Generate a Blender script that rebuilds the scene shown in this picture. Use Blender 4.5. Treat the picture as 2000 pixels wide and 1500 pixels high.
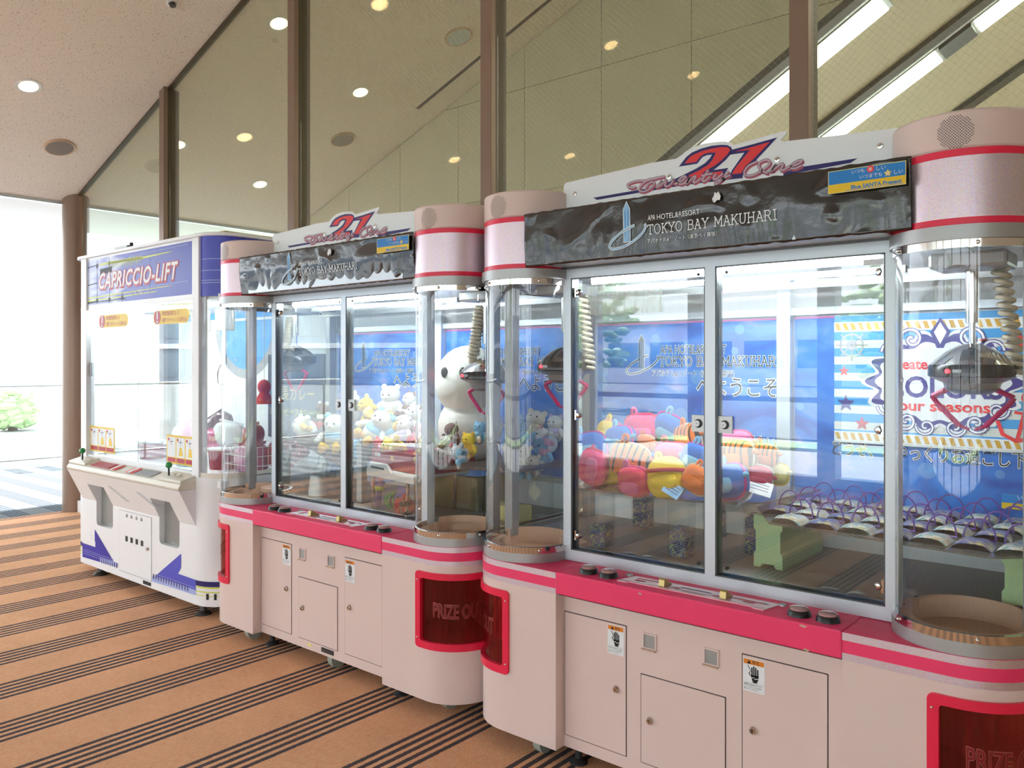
import bpy, bmesh, math, random
from math import sin, cos, pi, radians
from mathutils import Vector, Matrix, noise
random.seed(7)
for o in list(bpy.data.objects): bpy.data.objects.remove(o)
SC = bpy.context.scene
COL = SC.collection
# ------------------------------------------------------------------ camera
cam_d = bpy.data.cameras.new('camera'); cam = bpy.data.objects.new('camera', cam_d); COL.objects.link(cam)
cam_d.sensor_width = 36.0; cam_d.lens = 36.0*1595/2000; cam_d.shift_y = -41/2000
cam_d.clip_start = .05; cam_d.clip_end = 400
cam.location = (0, 0, 1.558); cam.rotation_euler = (pi/2, 0, radians(130.25-90))
SC.camera = cam
# ------------------------------------------------------------------ daylight
W = bpy.data.worlds.new('sky'); SC.world = W; W.use_nodes = True
bg = W.node_tree.nodes['Background']; bg.inputs[0].default_value = (.85, .935, 1.0, 1); bg.inputs[1].default_value = 1.0
sun_d = bpy.data.lights.new('sun', 'SUN'); sun = bpy.data.objects.new('sun', sun_d); COL.objects.link(sun)
sun_d.energy = 6.0; sun_d.angle = radians(2); sun_d.color = (1, .985, .96)
sun.rotation_euler = Vector((.52, .38, -1.0)).to_track_quat('-Z', 'Y').to_euler()   # high sun from the left and behind the camera
vs = SC.view_settings
vs.view_transform = 'Standard'; vs.look = 'None'; vs.gamma = 1; vs.use_curve_mapping = False
vs.exposure = 2.36
SC.cycles.max_bounces = 6; SC.cycles.transparent_max_bounces = 22; SC.cycles.diffuse_bounces = 3; SC.cycles.adaptive_threshold = .06
SC.cycles.glossy_bounces = 2; SC.cycles.caustics_reflective = False; SC.cycles.caustics_refractive = False
SC.cycles.sample_clamp_indirect = 6
# ------------------------------------------------------------------ materials
def lin(c):
    return tuple(((v/255)/12.92 if v/255 <= .04045 else ((v/255+.055)/1.055)**2.4) for v in c[:3])+(1,)
MATS = {}
def nt(name):
    m = bpy.data.materials.new(name); m.use_nodes = True
    n = m.node_tree; n.nodes.clear(); out = n.nodes.new('ShaderNodeOutputMaterial'); MATS[name] = m
    return m, n, out
def nd(n, typ, **kw):
    x = n.nodes.new(typ)
    for k, v in kw.items():
        if k.startswith('i_'): x.inputs[k[2:].replace('_', ' ')].default_value = v
        else: setattr(x, k, v)
    return x
def mat(name, col, rough=.5, metal=0, var=.06, scale=18, bump=0, bscale=120, emit=0, ecol=None, coat=0, sheen=0, trans=0, film=0, spec=.5):
    m, n, out = nt(name); L = n.links.new
    p = nd(n, 'ShaderNodeBsdfPrincipled'); L(p.outputs[0], out.inputs[0])
    tc = nd(n, 'ShaderNodeTexCoord'); no = nd(n, 'ShaderNodeTexNoise'); no.inputs['Scale'].default_value = scale; no.inputs['Detail'].default_value = 2
    L(tc.outputs['Object'], no.inputs['Vector'])
    mx = nd(n, 'ShaderNodeMix', data_type='RGBA'); c = lin(col)
    mx.inputs[6].default_value = tuple(min(1, v*(1+var)) for v in c[:3])+(1,); mx.inputs[7].default_value = tuple(v*(1-var) for v in c[:3])+(1,)
    L(no.outputs['Fac'], mx.inputs[0]); L(mx.outputs[2], p.inputs['Base Color'])
    p.inputs['Roughness'].default_value = rough; p.inputs['Metallic'].default_value = metal
    p.inputs['Coat Weight'].default_value = coat; p.inputs['Specular IOR Level'].default_value = spec
    if sheen: p.inputs['Sheen Weight'].default_value = sheen; p.inputs['Sheen Roughness'].default_value = .5
    if trans: p.inputs['Transmission Weight'].default_value = trans
    if film:
        p.inputs['Thin Film Thickness'].default_value = film; p.inputs['Thin Film IOR'].default_value = 1.45
    if emit:
        p.inputs['Emission Color'].default_value = lin(ecol or col); p.inputs['Emission Strength'].default_value = emit
    if bump:
        b2 = nd(n, 'ShaderNodeTexNoise'); b2.inputs['Scale'].default_value = bscale; L(tc.outputs['Object'], b2.inputs['Vector'])
        bp = nd(n, 'ShaderNodeBump'); bp.inputs['Strength'].default_value = bump; bp.inputs['Distance'].default_value = .002
        L(b2.outputs['Fac'], bp.inputs['Height']); L(bp.outputs[0], p.inputs['Normal'])
    return m
def glass(name, tint=(1, 1, 1), refl=1.0, ior=1.5, rough=0.0, haze=None, wire=False, hcol=(.8, .82, .82)):
    """clear sheet: straight-through tint plus Fresnel reflection (thin pane)"""
    m, n, out = nt(name); L = n.links.new
    tr = nd(n, 'ShaderNodeBsdfTransparent'); tr.inputs[0].default_value = tint+(1,)
    gl = nd(n, 'ShaderNodeBsdfGlossy'); gl.inputs['Roughness'].default_value = rough; gl.inputs[0].default_value = (1, 1, 1, 1)
    fr = nd(n, 'ShaderNodeFresnel'); ge = nd(n, 'ShaderNodeNewGeometry'); mi = nd(n, 'ShaderNodeMapRange'); mi.inputs[3].default_value = ior; mi.inputs[4].default_value = 1/ior   # same reflectance from either face
    L(ge.outputs['Backfacing'], mi.inputs[0]); L(mi.outputs[0], fr.inputs[0])
    mu = nd(n, 'ShaderNodeMath', operation='MULTIPLY', use_clamp=True); mu.inputs[1].default_value = refl; L(fr.outputs[0], mu.inputs[0])
    mx = nd(n, 'ShaderNodeMixShader'); L(mu.outputs[0], mx.inputs[0]); L(tr.outputs[0], mx.inputs[1]); L(gl.outputs[0], mx.inputs[2])
    last = mx
    tc = nd(n, 'ShaderNodeTexCoord')
    if haze:   # dust and fine scratches on the sheet
        df = nd(n, 'ShaderNodeBsdfDiffuse'); df.inputs[0].default_value = hcol+(1,)
        no = nd(n, 'ShaderNodeTexNoise'); no.inputs['Scale'].default_value = 9; no.inputs['Detail'].default_value = 2
        mp = nd(n, 'ShaderNodeMapping'); mp.inputs['Scale'].default_value = (6, 6, .5); L(tc.outputs['Object'], mp.inputs[0]); L(mp.outputs[0], no.inputs['Vector'])
        r = nd(n, 'ShaderNodeMapRange'); r.inputs[1].default_value = .4; r.inputs[2].default_value = .8; r.inputs[3].default_value = haze*.3; r.inputs[4].default_value = haze
        L(no.outputs['Fac'], r.inputs[0])
        m2 = nd(n, 'ShaderNodeMixShader'); L(r.outputs[0], m2.inputs[0]); L(last.outputs[0], m2.inputs[1]); L(df.outputs[0], m2.inputs[2]); last = m2
    if wire:   # diagonal wire net cast into the fire-rated pane
        sx = nd(n, 'ShaderNodeSeparateXYZ'); L(tc.outputs['Object'], sx.inputs[0]); facs = []
        for op in ('ADD', 'SUBTRACT'):
            a = nd(n, 'ShaderNodeMath', operation=op); L(sx.outputs[0], a.inputs[0]); L(sx.outputs[2], a.inputs[1])
            f = nd(n, 'ShaderNodeMath', operation='PINGPONG'); f.inputs[1].default_value = .0175; L(a.outputs[0], f.inputs[0])
            g = nd(n, 'ShaderNodeMath', operation='LESS_THAN'); g.inputs[1].default_value = .0011; L(f.outputs[0], g.inputs[0]); facs.append(g)
        mxx = nd(n, 'ShaderNodeMath', operation='MAXIMUM'); L(facs[0].outputs[0], mxx.inputs[0]); L(facs[1].outputs[0], mxx.inputs[1])
        sc = nd(n, 'ShaderNodeMath', operation='MULTIPLY'); sc.inputs[1].default_value = .24; L(mxx.outputs[0], sc.inputs[0])
        pr = nd(n, 'ShaderNodeBsdfPrincipled'); pr.inputs['Base Color'].default_value = (.5, .5, .44, 1); pr.inputs['Metallic'].default_value = .6; pr.inputs['Roughness'].default_value = .4
        m2 = nd(n, 'ShaderNodeMixShader'); L(sc.outputs[0], m2.inputs[0]); L(last.outputs[0], m2.inputs[1]); L(pr.outputs[0], m2.inputs[2]); last = m2
    L(last.outputs[0], out.inputs[0])
    return m
def emis(name, col, s):
    m, n, out = nt(name); e = nd(n, 'ShaderNodeEmission'); e.inputs[0].default_value = lin(col); e.inputs[1].default_value = s
    n.links.new(e.outputs[0], out.inputs[0]); return m
# ------------------------------------------------------------------ mesh helpers
class B:
    def __init__(s): s.v = []; s.f = []; s.m = []; s.mi = 0
    def add(s, vs, fs):
        o = len(s.v); s.v += [tuple(p) for p in vs]; s.f += [tuple(i+o for i in f) for f in fs]; s.m += [s.mi]*len(fs); return s
    def use(s, i): s.mi = i; return s
    def box(s, x0, x1, y0, y1, z0, z1, M=None):
        vs = [Vector((x, y, z)) for z in (z0, z1) for y in (y0, y1) for x in (x0, x1)]
        if M: vs = [M @ v for v in vs]
        return s.add(vs, [(0, 2, 3, 1), (4, 5, 7, 6), (0, 1, 5, 4), (2, 6, 7, 3), (0, 4, 6, 2), (1, 3, 7, 5)])
    def prism(s, poly, a, b, ax='z'):
        f = {'z': lambda u, w, t: (u, w, t), 'y': lambda u, w, t: (u, t, w), 'x': lambda u, w, t: (t, u, w)}[ax]; n = len(poly)
        vs = [f(u, w, a) for u, w in poly]+[f(u, w, b) for u, w in poly]
        return s.add(vs, [tuple(range(n))[::-1], tuple(range(n, 2*n))]+[(i, (i+1) % n, n+(i+1) % n, n+i) for i in range(n)])
    def flat(s, poly, y):
        return s.add([(u, y, w) for u, w in poly], [tuple(range(len(poly)))])
    def cyl(s, p0, p1, r0, r1=None, n=16, cap=True):
        r1 = r0 if r1 is None else r1; p0 = Vector(p0); p1 = Vector(p1); d = (p1-p0).normalized()
        a = d.orthogonal().normalized(); b = d.cross(a)
        vs = [p+(a*cos(2*pi*i/n)+b*sin(2*pi*i/n))*r for p, r in ((p0, r0), (p1, r1)) for i in range(n)]
        fs = [(i, (i+1) % n, n+(i+1) % n, n+i) for i in range(n)]
        if cap: fs += [tuple(range(n))[::-1], tuple(range(n, 2*n))]
        return s.add(vs, fs)
    def tube(s, path, r, n=8, close=False):
        P = [Vector(p) for p in path]; k = len(P); vs = []; a = None
        for i, p in enumerate(P):
            t = (P[(i+1) % k if close else min(i+1, k-1)]-P[i-1 if close else max(i-1, 0)]).normalized()
            a = (a-t*a.dot(t)).normalized() if a else t.orthogonal().normalized()
            b = t.cross(a); rr = r[i] if isinstance(r, (list, tuple)) else r
            vs += [p+(a*cos(2*pi*j/n)+b*sin(2*pi*j/n))*rr for j in range(n)]
        fs = [(i*n+j, i*n+(j+1) % n, ((i+1) % k)*n+(j+1) % n, ((i+1) % k)*n+j) for i in range(k if close else k-1) for j in range(n)]
        if not close: fs += [tuple(range(n))[::-1], tuple(range((k-1)*n, k*n))]
        return s.add(vs, fs)
    def lathe(s, prof, c=(0, 0, 0), n=24, ax='z'):
        vs = []
        for r, z in prof:
            for j in range(n):
                u, w = r*cos(2*pi*j/n), r*sin(2*pi*j/n)
                vs.append((c[0]+u, c[1]+w, c[2]+z) if ax == 'z' else (c[0]+u, c[1]-z, c[2]+w))
        fs = [(i*n+j, i*n+(j+1) % n, (i+1)*n+(j+1) % n, (i+1)*n+j) for i in range(len(prof)-1) for j in range(n)]
        return s.add(vs, fs)
    def ell(s, c, r, M=None, nu=14, nv=9, e=1.0):
        pw = lambda v: math.copysign(abs(v)**e, v); vs = []; c = Vector(c)
        for i in range(nv+1):
            th = -pi/2+pi*i/nv
            for j in range(nu):
                ph = 2*pi*j/nu
                p = Vector((r[0]*pw(cos(th))*pw(cos(ph)), r[1]*pw(cos(th))*pw(sin(ph)), r[2]*pw(sin(th))))
                vs.append(c+(M @ p if M else p))
        fs = [(i*nu+j, i*nu+(j+1) % nu, (i+1)*nu+(j+1) % nu, (i+1)*nu+j) for i in range(nv) for j in range(nu)]
        return s.add(vs, fs)
    def ribbon(s, path, w, y, dx=0, dz=0, sm=0):
        P = crom(path, sm) if sm else path
        P = [Vector((a+dx, b+dz)) for a, b in P]; vs = []
        for i, p in enumerate(P):
            t = (P[min(i+1, len(P)-1)]-P[max(i-1, 0)]); t = t.normalized() if t.length > 1e-9 else Vector((1, 0)); nn = Vector((-t.y, t.x))*w/2
            if i == 0: p = p-t*w*.3
            if i == len(P)-1: p = p+t*w*.3
            vs += [(p.x+nn.x, y, p.y+nn.y), (p.x-nn.x, y, p.y-nn.y)]
        return s.add(vs, [(2*i, 2*i+1, 2*i+3, 2*i+2) for i in range(len(P)-1)])
    def disc(s, x, z, r, y, n=16, rz=None):
        return s.flat([(x+r*cos(2*pi*i/n), z+(rz or r)*sin(2*pi*i/n)) for i in range(n)], y)
    def ob(s, name, mats, parent=None, smooth=False, bevel=0, fix=True, seg=2):
        me = bpy.data.meshes.new(name); me.from_pydata(s.v, [], s.f)
        mats = mats if isinstance(mats, (list, tuple)) else [mats]
        for m in mats: me.materials.append(MATS[m] if isinstance(m, str) else m)
        if len(mats) > 1: me.polygons.foreach_set('material_index', s.m)
        if fix:
            b = bmesh.new(); b.from_mesh(me); bmesh.ops.recalc_face_normals(b, faces=b.faces); b.to_mesh(me); b.free()
        if smooth:
            me.polygons.foreach_set('use_smooth', [True]*len(me.polygons))
            try: me.set_sharp_from_angle(angle=radians(40 if smooth is True else smooth))
            except Exception: pass
        me.update()
        o = bpy.data.objects.new(name, me); COL.objects.link(o)
        if parent: o.parent = parent
        if bevel:
            md = o.modifiers.new('bevel', 'BEVEL'); md.width = bevel; md.segments = seg; md.limit_method = 'ANGLE'; md.angle_limit = radians(40)
        return o
def pieces(b, name, mats, parent=None, **k):
    """one object for each loose piece of the collected geometry"""
    par = list(range(len(b.v)))
    def find(i):
        while par[i] != i: par[i] = par[par[i]]; i = par[i]
        return i
    for f in b.f:
        for j in f[1:]: par[find(j)] = find(f[0])
    grp = {}
    for f, m in zip(b.f, b.m): grp.setdefault(find(f[0]), []).append((f, m))
    out = []
    for fs in grp.values():
        c = B(); ids = {}
        for f, m in fs:
            for j in f: ids.setdefault(j, len(ids))
        c.v = [b.v[j] for j in ids]; c.f = [tuple(ids[j] for j in f) for f, _ in fs]; c.m = [m for _, m in fs]
        out.append(c.ob(name, mats, parent, **k))
    return out
def crom(P, k=5):
    P = [Vector(p) for p in P]; Q = [P[0]*2-P[1]]+P+[P[-1]*2-P[-2]]; out = []
    for i in range(1, len(Q)-2):
        a, b, c, d = Q[i-1:i+3]
        for j in range(k):
            t = j/k; out.append(.5*((2*b)+(c-a)*t+(2*a-5*b+4*c-d)*t*t+(3*b-a-3*c+d)*t**3))
    return out+[P[-1]]
def root(name, loc=(0, 0, 0), rz=0, label=None, cat=None, group=None, scale=1, rot=None):
    o = bpy.data.objects.new(name, None); COL.objects.link(o); o.location = loc; o.rotation_euler = rot or (0, 0, rz); o.scale = (scale,)*3
    o.empty_display_size = .05
    return tag(o, label, cat, group) if label else o
def tag(o, label=None, cat=None, group=None, kind=None):
    if label: o['label'] = label
    if cat: o['category'] = cat
    if group: o['group'] = group
    if kind: o['kind'] = kind
    return o
def struct(o, label=None): o['kind'] = 'structure'; return tag(o, label)
_tc = {}
def glyphs(body, offset=0, shear=0, space=1.0):
    k = (body, offset, shear, space)
    if k not in _tc:
        c = bpy.data.curves.new('glyphs', 'FONT'); c.body = body; c.offset = offset; c.shear = shear; c.space_character = space; c.resolution_u = 3
        o = bpy.data.objects.new('glyphs', c); COL.objects.link(o)
        me = bpy.data.meshes.new_from_object(o.evaluated_get(bpy.context.evaluated_depsgraph_get()))
        _tc[k] = ([(v.co.x, v.co.y) for v in me.vertices], [tuple(p.vertices) for p in me.polygons])
        bpy.data.objects.remove(o); bpy.data.curves.remove(c); bpy.data.meshes.remove(me)
    return _tc[k]
def text(b, body, x, z, w, y, h=None, base=None, offset=0, shear=0, f=None, space=1.0):
    """print a line of text in the XZ plane, left edge x, baseline z, total width w (or letter size h)"""
    v0, _ = glyphs(body, 0, shear, space); v, fs = glyphs(body, offset, shear, space)
    x0 = min(p[0] for p in v0); x1 = max(p[0] for p in v0)
    sx = w/(x1-x0) if w else h; sz = h if h else sx
    f = f or (lambda a, c: (a, y, c))
    return b.add([f(x+(p[0]-x0)*sx, z+p[1]*sz) for p in v], fs)
# ------------------------------------------------------------------ material library
mat('cream', (235, 211, 203), .42, var=.025, scale=5, coat=.15)
mat('cream_edge', (214, 178, 150), .5, var=.04)
mat('hot_pink', (250, 60, 112), .48, var=.05, scale=9, bump=.12, bscale=260)
mat('frame_pink', (247, 42, 80), .3, var=.02)
mat('aluminium', (214, 223, 231), .38, .4, var=.03, scale=6)
mat('satin_grey', (176, 178, 178), .4, .6, var=.03)
mat('chrome', (225, 222, 218), .08, 1, var=.02)
mat('steel_dark', (96, 98, 100), .35, .7)
mat('white_panel', (238, 243, 246), .4, var=.02, scale=4)
mat('white_plastic', (240, 240, 240), .35, var=.02, scale=4, coat=.2)
mat('black', (22, 22, 24), .4)
mat('black_gap', (58, 46, 42), .8)
mat('dark_rubber', (40, 42, 42), .6)
mat('grey_floor', (132, 136, 130), .5, var=.12, scale=7)
mat('brass', (198, 178, 120), .3, .8)
mat('orange_print', (236, 140, 40), .5, var=.02)
mat('white_print', (245, 248, 250), .4, var=.01)
mat('black_print', (18, 18, 20), .5, var=.01)
mat('navy_print', (34, 26, 104), .4, var=.03)
mat('red_print', (240, 58, 62), .4, var=.02)
mat('pink_print', (214, 176, 186), .4, var=.02)
mat('rose_print', (196, 84, 100), .4, var=.02)
mat('slate_print', (92, 92, 120), .4, var=.02)
mat('blue_print', (28, 134, 214), .4, var=.02)
mat('yellow_print', (248, 208, 30), .4, var=.02)
mat('cream_print', (240, 226, 150), .4, var=.02)
mat('violet_print', (72, 62, 140), .4, var=.02)
mat('gold_print', (200, 168, 96), .4, .3, var=.03)
mat('paleblue_print', (150, 200, 240), .4, var=.02)
mat('grey_print', (170, 172, 176), .5, var=.02)
mat('magenta', (206, 20, 106), .3, var=.03, coat=.3)
mat('beige_hose', (214, 204, 180), .5, var=.05, scale=30)
mat('claw_band', (34, 28, 28), .2, var=.05)
mat('claw_cup', (150, 154, 156), .3, .5)
mat('foam_green', (198, 232, 176), .8, var=.03, bump=.3, bscale=300)
mat('red_card', (170, 26, 46), .4, var=.06)
mat('white_cloth', (236, 238, 234), .95, var=.04, scale=40, bump=.5, bscale=400, sheen=.5)
emis('led_red', (255, 30, 40), 3)
emis('tube_white', (240, 250, 255), 20)
glass('pane_clear', (.95, .975, .965), 1.9, haze=.03)
glass('pane_curved', (.955, .97, .965), 1.3, haze=.05)
glass('pane_hall', (.885, .942, .875), 1.3, wire=True)
glass('acrylic', (.93, .96, .95), 1.3, haze=.04)
glass('acrylic_smoke', (.62, .60, .55), 1.2, haze=.22)
glass('vinyl', (.93, .95, .95), 1.8, rough=.08, haze=.10)
glass('prize_pane', (.70, .26, .24), .7, haze=.30, hcol=(.46, .02, .025))
def holo():  # the foil's rainbow sheen is painted into its base colour
    m, n, out = nt('holographic'); L = n.links.new
    p = nd(n, 'ShaderNodeBsdfPrincipled'); L(p.outputs[0], out.inputs[0])
    tc = nd(n, 'ShaderNodeTexCoord'); vo = nd(n, 'ShaderNodeTexVoronoi'); vo.inputs['Scale'].default_value = 420; L(tc.outputs['Object'], vo.inputs['Vector'])
    mp = nd(n, 'ShaderNodeMapping'); mp.inputs['Scale'].default_value = (14, 14, .15); L(tc.outputs['Object'], mp.inputs[0])
    no = nd(n, 'ShaderNodeTexNoise'); no.inputs['Scale'].default_value = 1; no.inputs['Detail'].default_value = 2; L(mp.outputs[0], no.inputs['Vector'])
    hs = nd(n, 'ShaderNodeCombineColor', mode='HSV'); ml = nd(n, 'ShaderNodeMath', operation='MULTIPLY'); ml.inputs[1].default_value = 8.0
    L(no.outputs['Fac'], ml.inputs[0]); L(ml.outputs[0], hs.inputs[0]); hs.inputs[1].default_value = .17; hs.inputs[2].default_value = .74
    mx = nd(n, 'ShaderNodeMix', data_type='RGBA', blend_type='SOFT_LIGHT'); mx.inputs[0].default_value = .35
    L(hs.outputs[0], mx.inputs[6]); L(vo.outputs['Color'], mx.inputs[7]); L(mx.outputs[2], p.inputs['Base Color'])
    p.inputs['Metallic'].default_value = .75; p.inputs['Roughness'].default_value = .38
    bp = nd(n, 'ShaderNodeBump'); bp.inputs['Strength'].default_value = .25; bp.inputs['Distance'].default_value = .001; L(vo.outputs['Distance'], bp.inputs['Height']); L(bp.outputs[0], p.inputs['Normal'])
holo()
def carpet(name, base, dark, ax, period, start, var=.2, dens=5):
    m, n, out = nt(name); L = n.links.new
    p = nd(n, 'ShaderNodeBsdfPrincipled'); L(p.outputs[0], out.inputs[0]); p.inputs['Roughness'].default_value = .95; p.inputs['Specular IOR Level'].default_value = .15
    tc = nd(n, 'ShaderNodeTexCoord'); sx = nd(n, 'ShaderNodeSeparateXYZ'); 
    wn = nd(n, 'ShaderNodeTexNoise'); wn.inputs['Scale'].default_value = 60; L(tc.outputs['Object'], wn.inputs['Vector'])
    wob = nd(n, 'ShaderNodeMath', operation='MULTIPLY_ADD'); wob.inputs[1].default_value = .006; wob.inputs[2].default_value = -start-.003; L(wn.outputs['Fac'], wob.inputs[0])
    L(tc.outputs['Object'], sx.inputs[0])
    ad = nd(n, 'ShaderNodeMath', operation='ADD'); L(sx.outputs[ax], ad.inputs[0]); L(wob.outputs[0], ad.inputs[1])
    md = nd(n, 'ShaderNodeMath', operation='FLOORED_MODULO'); md.inputs[1].default_value = period; L(ad.outputs[0], md.inputs[0])
    grp = nd(n, 'ShaderNodeMath', operation='LESS_THAN'); grp.inputs[1].default_value = .2055*period/.4805; L(md.outputs[0], grp.inputs[0])
    m2 = nd(n, 'ShaderNodeMath', operation='FLOORED_MODULO'); m2.inputs[1].default_value = .0455*period/.4805; L(md.outputs[0], m2.inputs[0])
    ln = nd(n, 'ShaderNodeMath', operation='LESS_THAN'); ln.inputs[1].default_value = .0238*period/.4805; L(m2.outputs[0], ln.inputs[0])
    st = nd(n, 'ShaderNodeMath', operation='MULTIPLY'); L(grp.outputs[0], st.inputs[0]); L(ln.outputs[0], st.inputs[1])
    no = nd(n, 'ShaderNodeTexNoise'); no.inputs['Scale'].default_value = 2.2; no.inputs['Detail'].default_value = 4; no.inputs['Roughness'].default_value = .75; L(tc.outputs['Object'], no.inputs['Vector'])
    pile = nd(n, 'ShaderNodeTexNoise'); pile.inputs['Scale'].default_value = 210; pile.inputs['Detail'].default_value = 2; L(tc.outputs['Object'], pile.inputs['Vector'])
    c = lin(base); cm = nd(n, 'ShaderNodeMix', data_type='RGBA'); cm.inputs[6].default_value = tuple(v*(1+var) for v in c[:3])+(1,); cm.inputs[7].default_value = tuple(v*(1-var) for v in c[:3])+(1,); L(no.outputs['Fac'], cm.inputs[0])
    tuft = nd(n, 'ShaderNodeTexNoise'); tuft.inputs['Scale'].default_value = 48; tuft.inputs['Detail'].default_value = 5; tuft.inputs['Roughness'].default_value = .8
    tm = nd(n, 'ShaderNodeMapping'); tm.inputs['Scale'].default_value = (1.6, .7, 1); L(tc.outputs['Object'], tm.inputs[0]); L(tm.outputs[0], tuft.inputs['Vector'])
    cs = nd(n, 'ShaderNodeMix', data_type='RGBA'); cs.inputs[7].default_value = lin(dark); L(st.outputs[0], cs.inputs[0]); L(cm.outputs[2], cs.inputs[6])
    ov = nd(n, 'ShaderNodeMix', data_type='RGBA', blend_type='OVERLAY'); ov.inputs[0].default_value = .45; L(cs.outputs[2], ov.inputs[6]); L(pile.outputs['Fac'], ov.inputs[7]); o2 = nd(n, 'ShaderNodeMix', data_type='RGBA', blend_type='OVERLAY'); o2.inputs[0].default_value = .6; L(ov.outputs[2], o2.inputs[6]); L(tuft.outputs['Fac'], o2.inputs[7]); L(o2.outputs[2], p.inputs['Base Color'])
    bp = nd(n, 'ShaderNodeBump'); bp.inputs['Strength'].default_value = .7; bp.inputs['Distance'].default_value = .004; L(pile.outputs['Fac'], bp.inputs['Height']); L(bp.outputs[0], p.inputs['Normal'])
carpet('carpet_orange', (233, 176, 136), (84, 74, 76), 0, .4805, -3.9745)
carpet('carpet_outer', (106, 110, 112), (38, 52, 66), 1, .42, .1, var=.05)
def ceiling_mat():
    m, n, out = nt('ceiling_tile'); L = n.links.new
    p = nd(n, 'ShaderNodeBsdfPrincipled'); L(p.outputs[0], out.inputs[0]); p.inputs['Roughness'].default_value = .9
    tc = nd(n, 'ShaderNodeTexCoord'); no = nd(n, 'ShaderNodeTexNoise'); no.inputs['Scale'].default_value = 85; no.inputs['Detail'].default_value = 3; L(tc.outputs['Object'], no.inputs['Vector'])
    cr = nd(n, 'ShaderNodeValToRGB'); cr.color_ramp.elements[0].position = .31; cr.color_ramp.elements[0].color = lin((186, 171, 159)); cr.color_ramp.elements[1].position = .40; cr.color_ramp.elements[1].color = lin((246, 233, 222))
    L(no.outputs['Fac'], cr.inputs[0]); L(cr.outputs[0], p.inputs['Base Color'])
    bp = nd(n, 'ShaderNodeBump'); bp.inputs['Strength'].default_value = .3; bp.inputs['Distance'].default_value = .003; L(no.outputs['Fac'], bp.inputs['Height']); L(bp.outputs[0], p.inputs['Normal'])
ceiling_mat()
mat('bronze', (146, 122, 106), .35, .35, var=.04, scale=3)
mat('bronze_dark', (84, 72, 52), .45, .2, var=.06)
mat('far_panel', (228, 209, 188), .7, var=.03, scale=2)
mat('soffit_cream', (208, 200, 176), .6, var=.03, scale=2)
mat('trim_dark', (74, 68, 58), .5)
mat('plaster', (226, 224, 222), .8, var=.02)
mat('wall_beige', (196, 178, 162), .7, var=.04)
mat('paving', (156, 158, 158), .85, var=.06, scale=1.5)
mat('dim_asphalt', (96, 100, 104), .9, var=.15, scale=2); mat('lawn', (150, 176, 120), .95, var=.25, scale=4)
mat('leaf', (150, 178, 130), .8, var=.3, scale=5)
mat('shed_grey', (136, 152, 172), .7); mat('facade_white', (236, 238, 240), .6, var=.03, scale=1)
mat('facade_window', (120, 140, 158), .15, .2, var=.1, scale=1)
emis('lamp_warm', (255, 222, 170), 14)
emis('fluoro', (255, 253, 236), 2.4)
mat('lamp_cup', (236, 226, 214), .3, .2)
mat('speaker_cloth', (150, 140, 134), .9, bump=.4, bscale=500)
# ------------------------------------------------------------------ the hall
SL = .365; X0 = -9.18; Z0 = 3.26
cz = lambda x: Z0+SL*(x-X0)
XR = 4.5; YB = -5.0; YG = 3.61; YF = 6.3
struct(B().box(X0, XR, YB, YF, -.1, 0).ob('floor', 'carpet_orange'))
struct(B().box(-16, X0, YB, YF+4, -.1, -.004).ob('floor_outer', 'carpet_outer'))
DL = ((-7.50, 2.60, 'lit downlight in the speckled ceiling near the left edge'), (-5.40, 2.60, 'downlight over the aisle, seen mirrored at the top of the glass'),
      (-3.3, 2.6, 'downlight over the near machine'), (-7.01, .03, 'mirrored downlight, lower one left of the third mullion'), (-4.73, .03, 'mirrored downlight high right of the third mullion'),
      (-6.37, -1.48, 'faint mirrored downlight low right of the third mullion'), (-4.57, -1.48, 'faint mirrored downlight left of the strip lights'),
      (-5.97, 4.0, 'downlight beyond the glass beside the second mullion, near the top'), (-7.85, 4.08, 'downlight beyond the glass half hidden by the first mullion'),
      (-6.43, 5.25, 'downlight beyond the glass between second and third mullions'), (-8.24, 5.27, 'lowest downlight beyond the glass, left of the second mullion'))
ce = struct(B().prism([(X0, cz(X0)), (XR, cz(XR)), (XR, cz(XR)+.25), (X0, cz(X0)+.25)], YB, YF+.05, 'y').ob('ceiling', 'ceiling_tile'))
cu = B(); nrm = Vector((-SL, 0, 1)).normalized()
for x, y, l in DL: c0 = Vector((x, y, cz(x))); cu.cyl(c0-nrm*.05, c0+nrm*.12, .078, n=28)
cu = cu.ob('hole_cutter', 'ceiling_tile'); md = ce.modifiers.new('holes', 'BOOLEAN'); md.object = cu; md.operation = 'DIFFERENCE'; md.solver = 'EXACT'
bpy.context.view_layer.update(); nm_ = bpy.data.meshes.new_from_object(ce.evaluated_get(bpy.context.evaluated_depsgraph_get())); ce.modifiers.clear(); ce.data = nm_; bpy.data.objects.remove(cu)
struct(B().box(-11.4, X0-.06, YB, YF+4, 3.30, 3.5).ob('ceiling_outer', 'plaster'))
struct(B().box(X0-.06, X0, YB, YF, cz(X0)-.03, 3.5).ob('trim_1', 'aluminium'))
struct(B().box(XR, XR+.2, YB, YF+5, 0, 9).ob('wall_right', 'wall_beige'))
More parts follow.
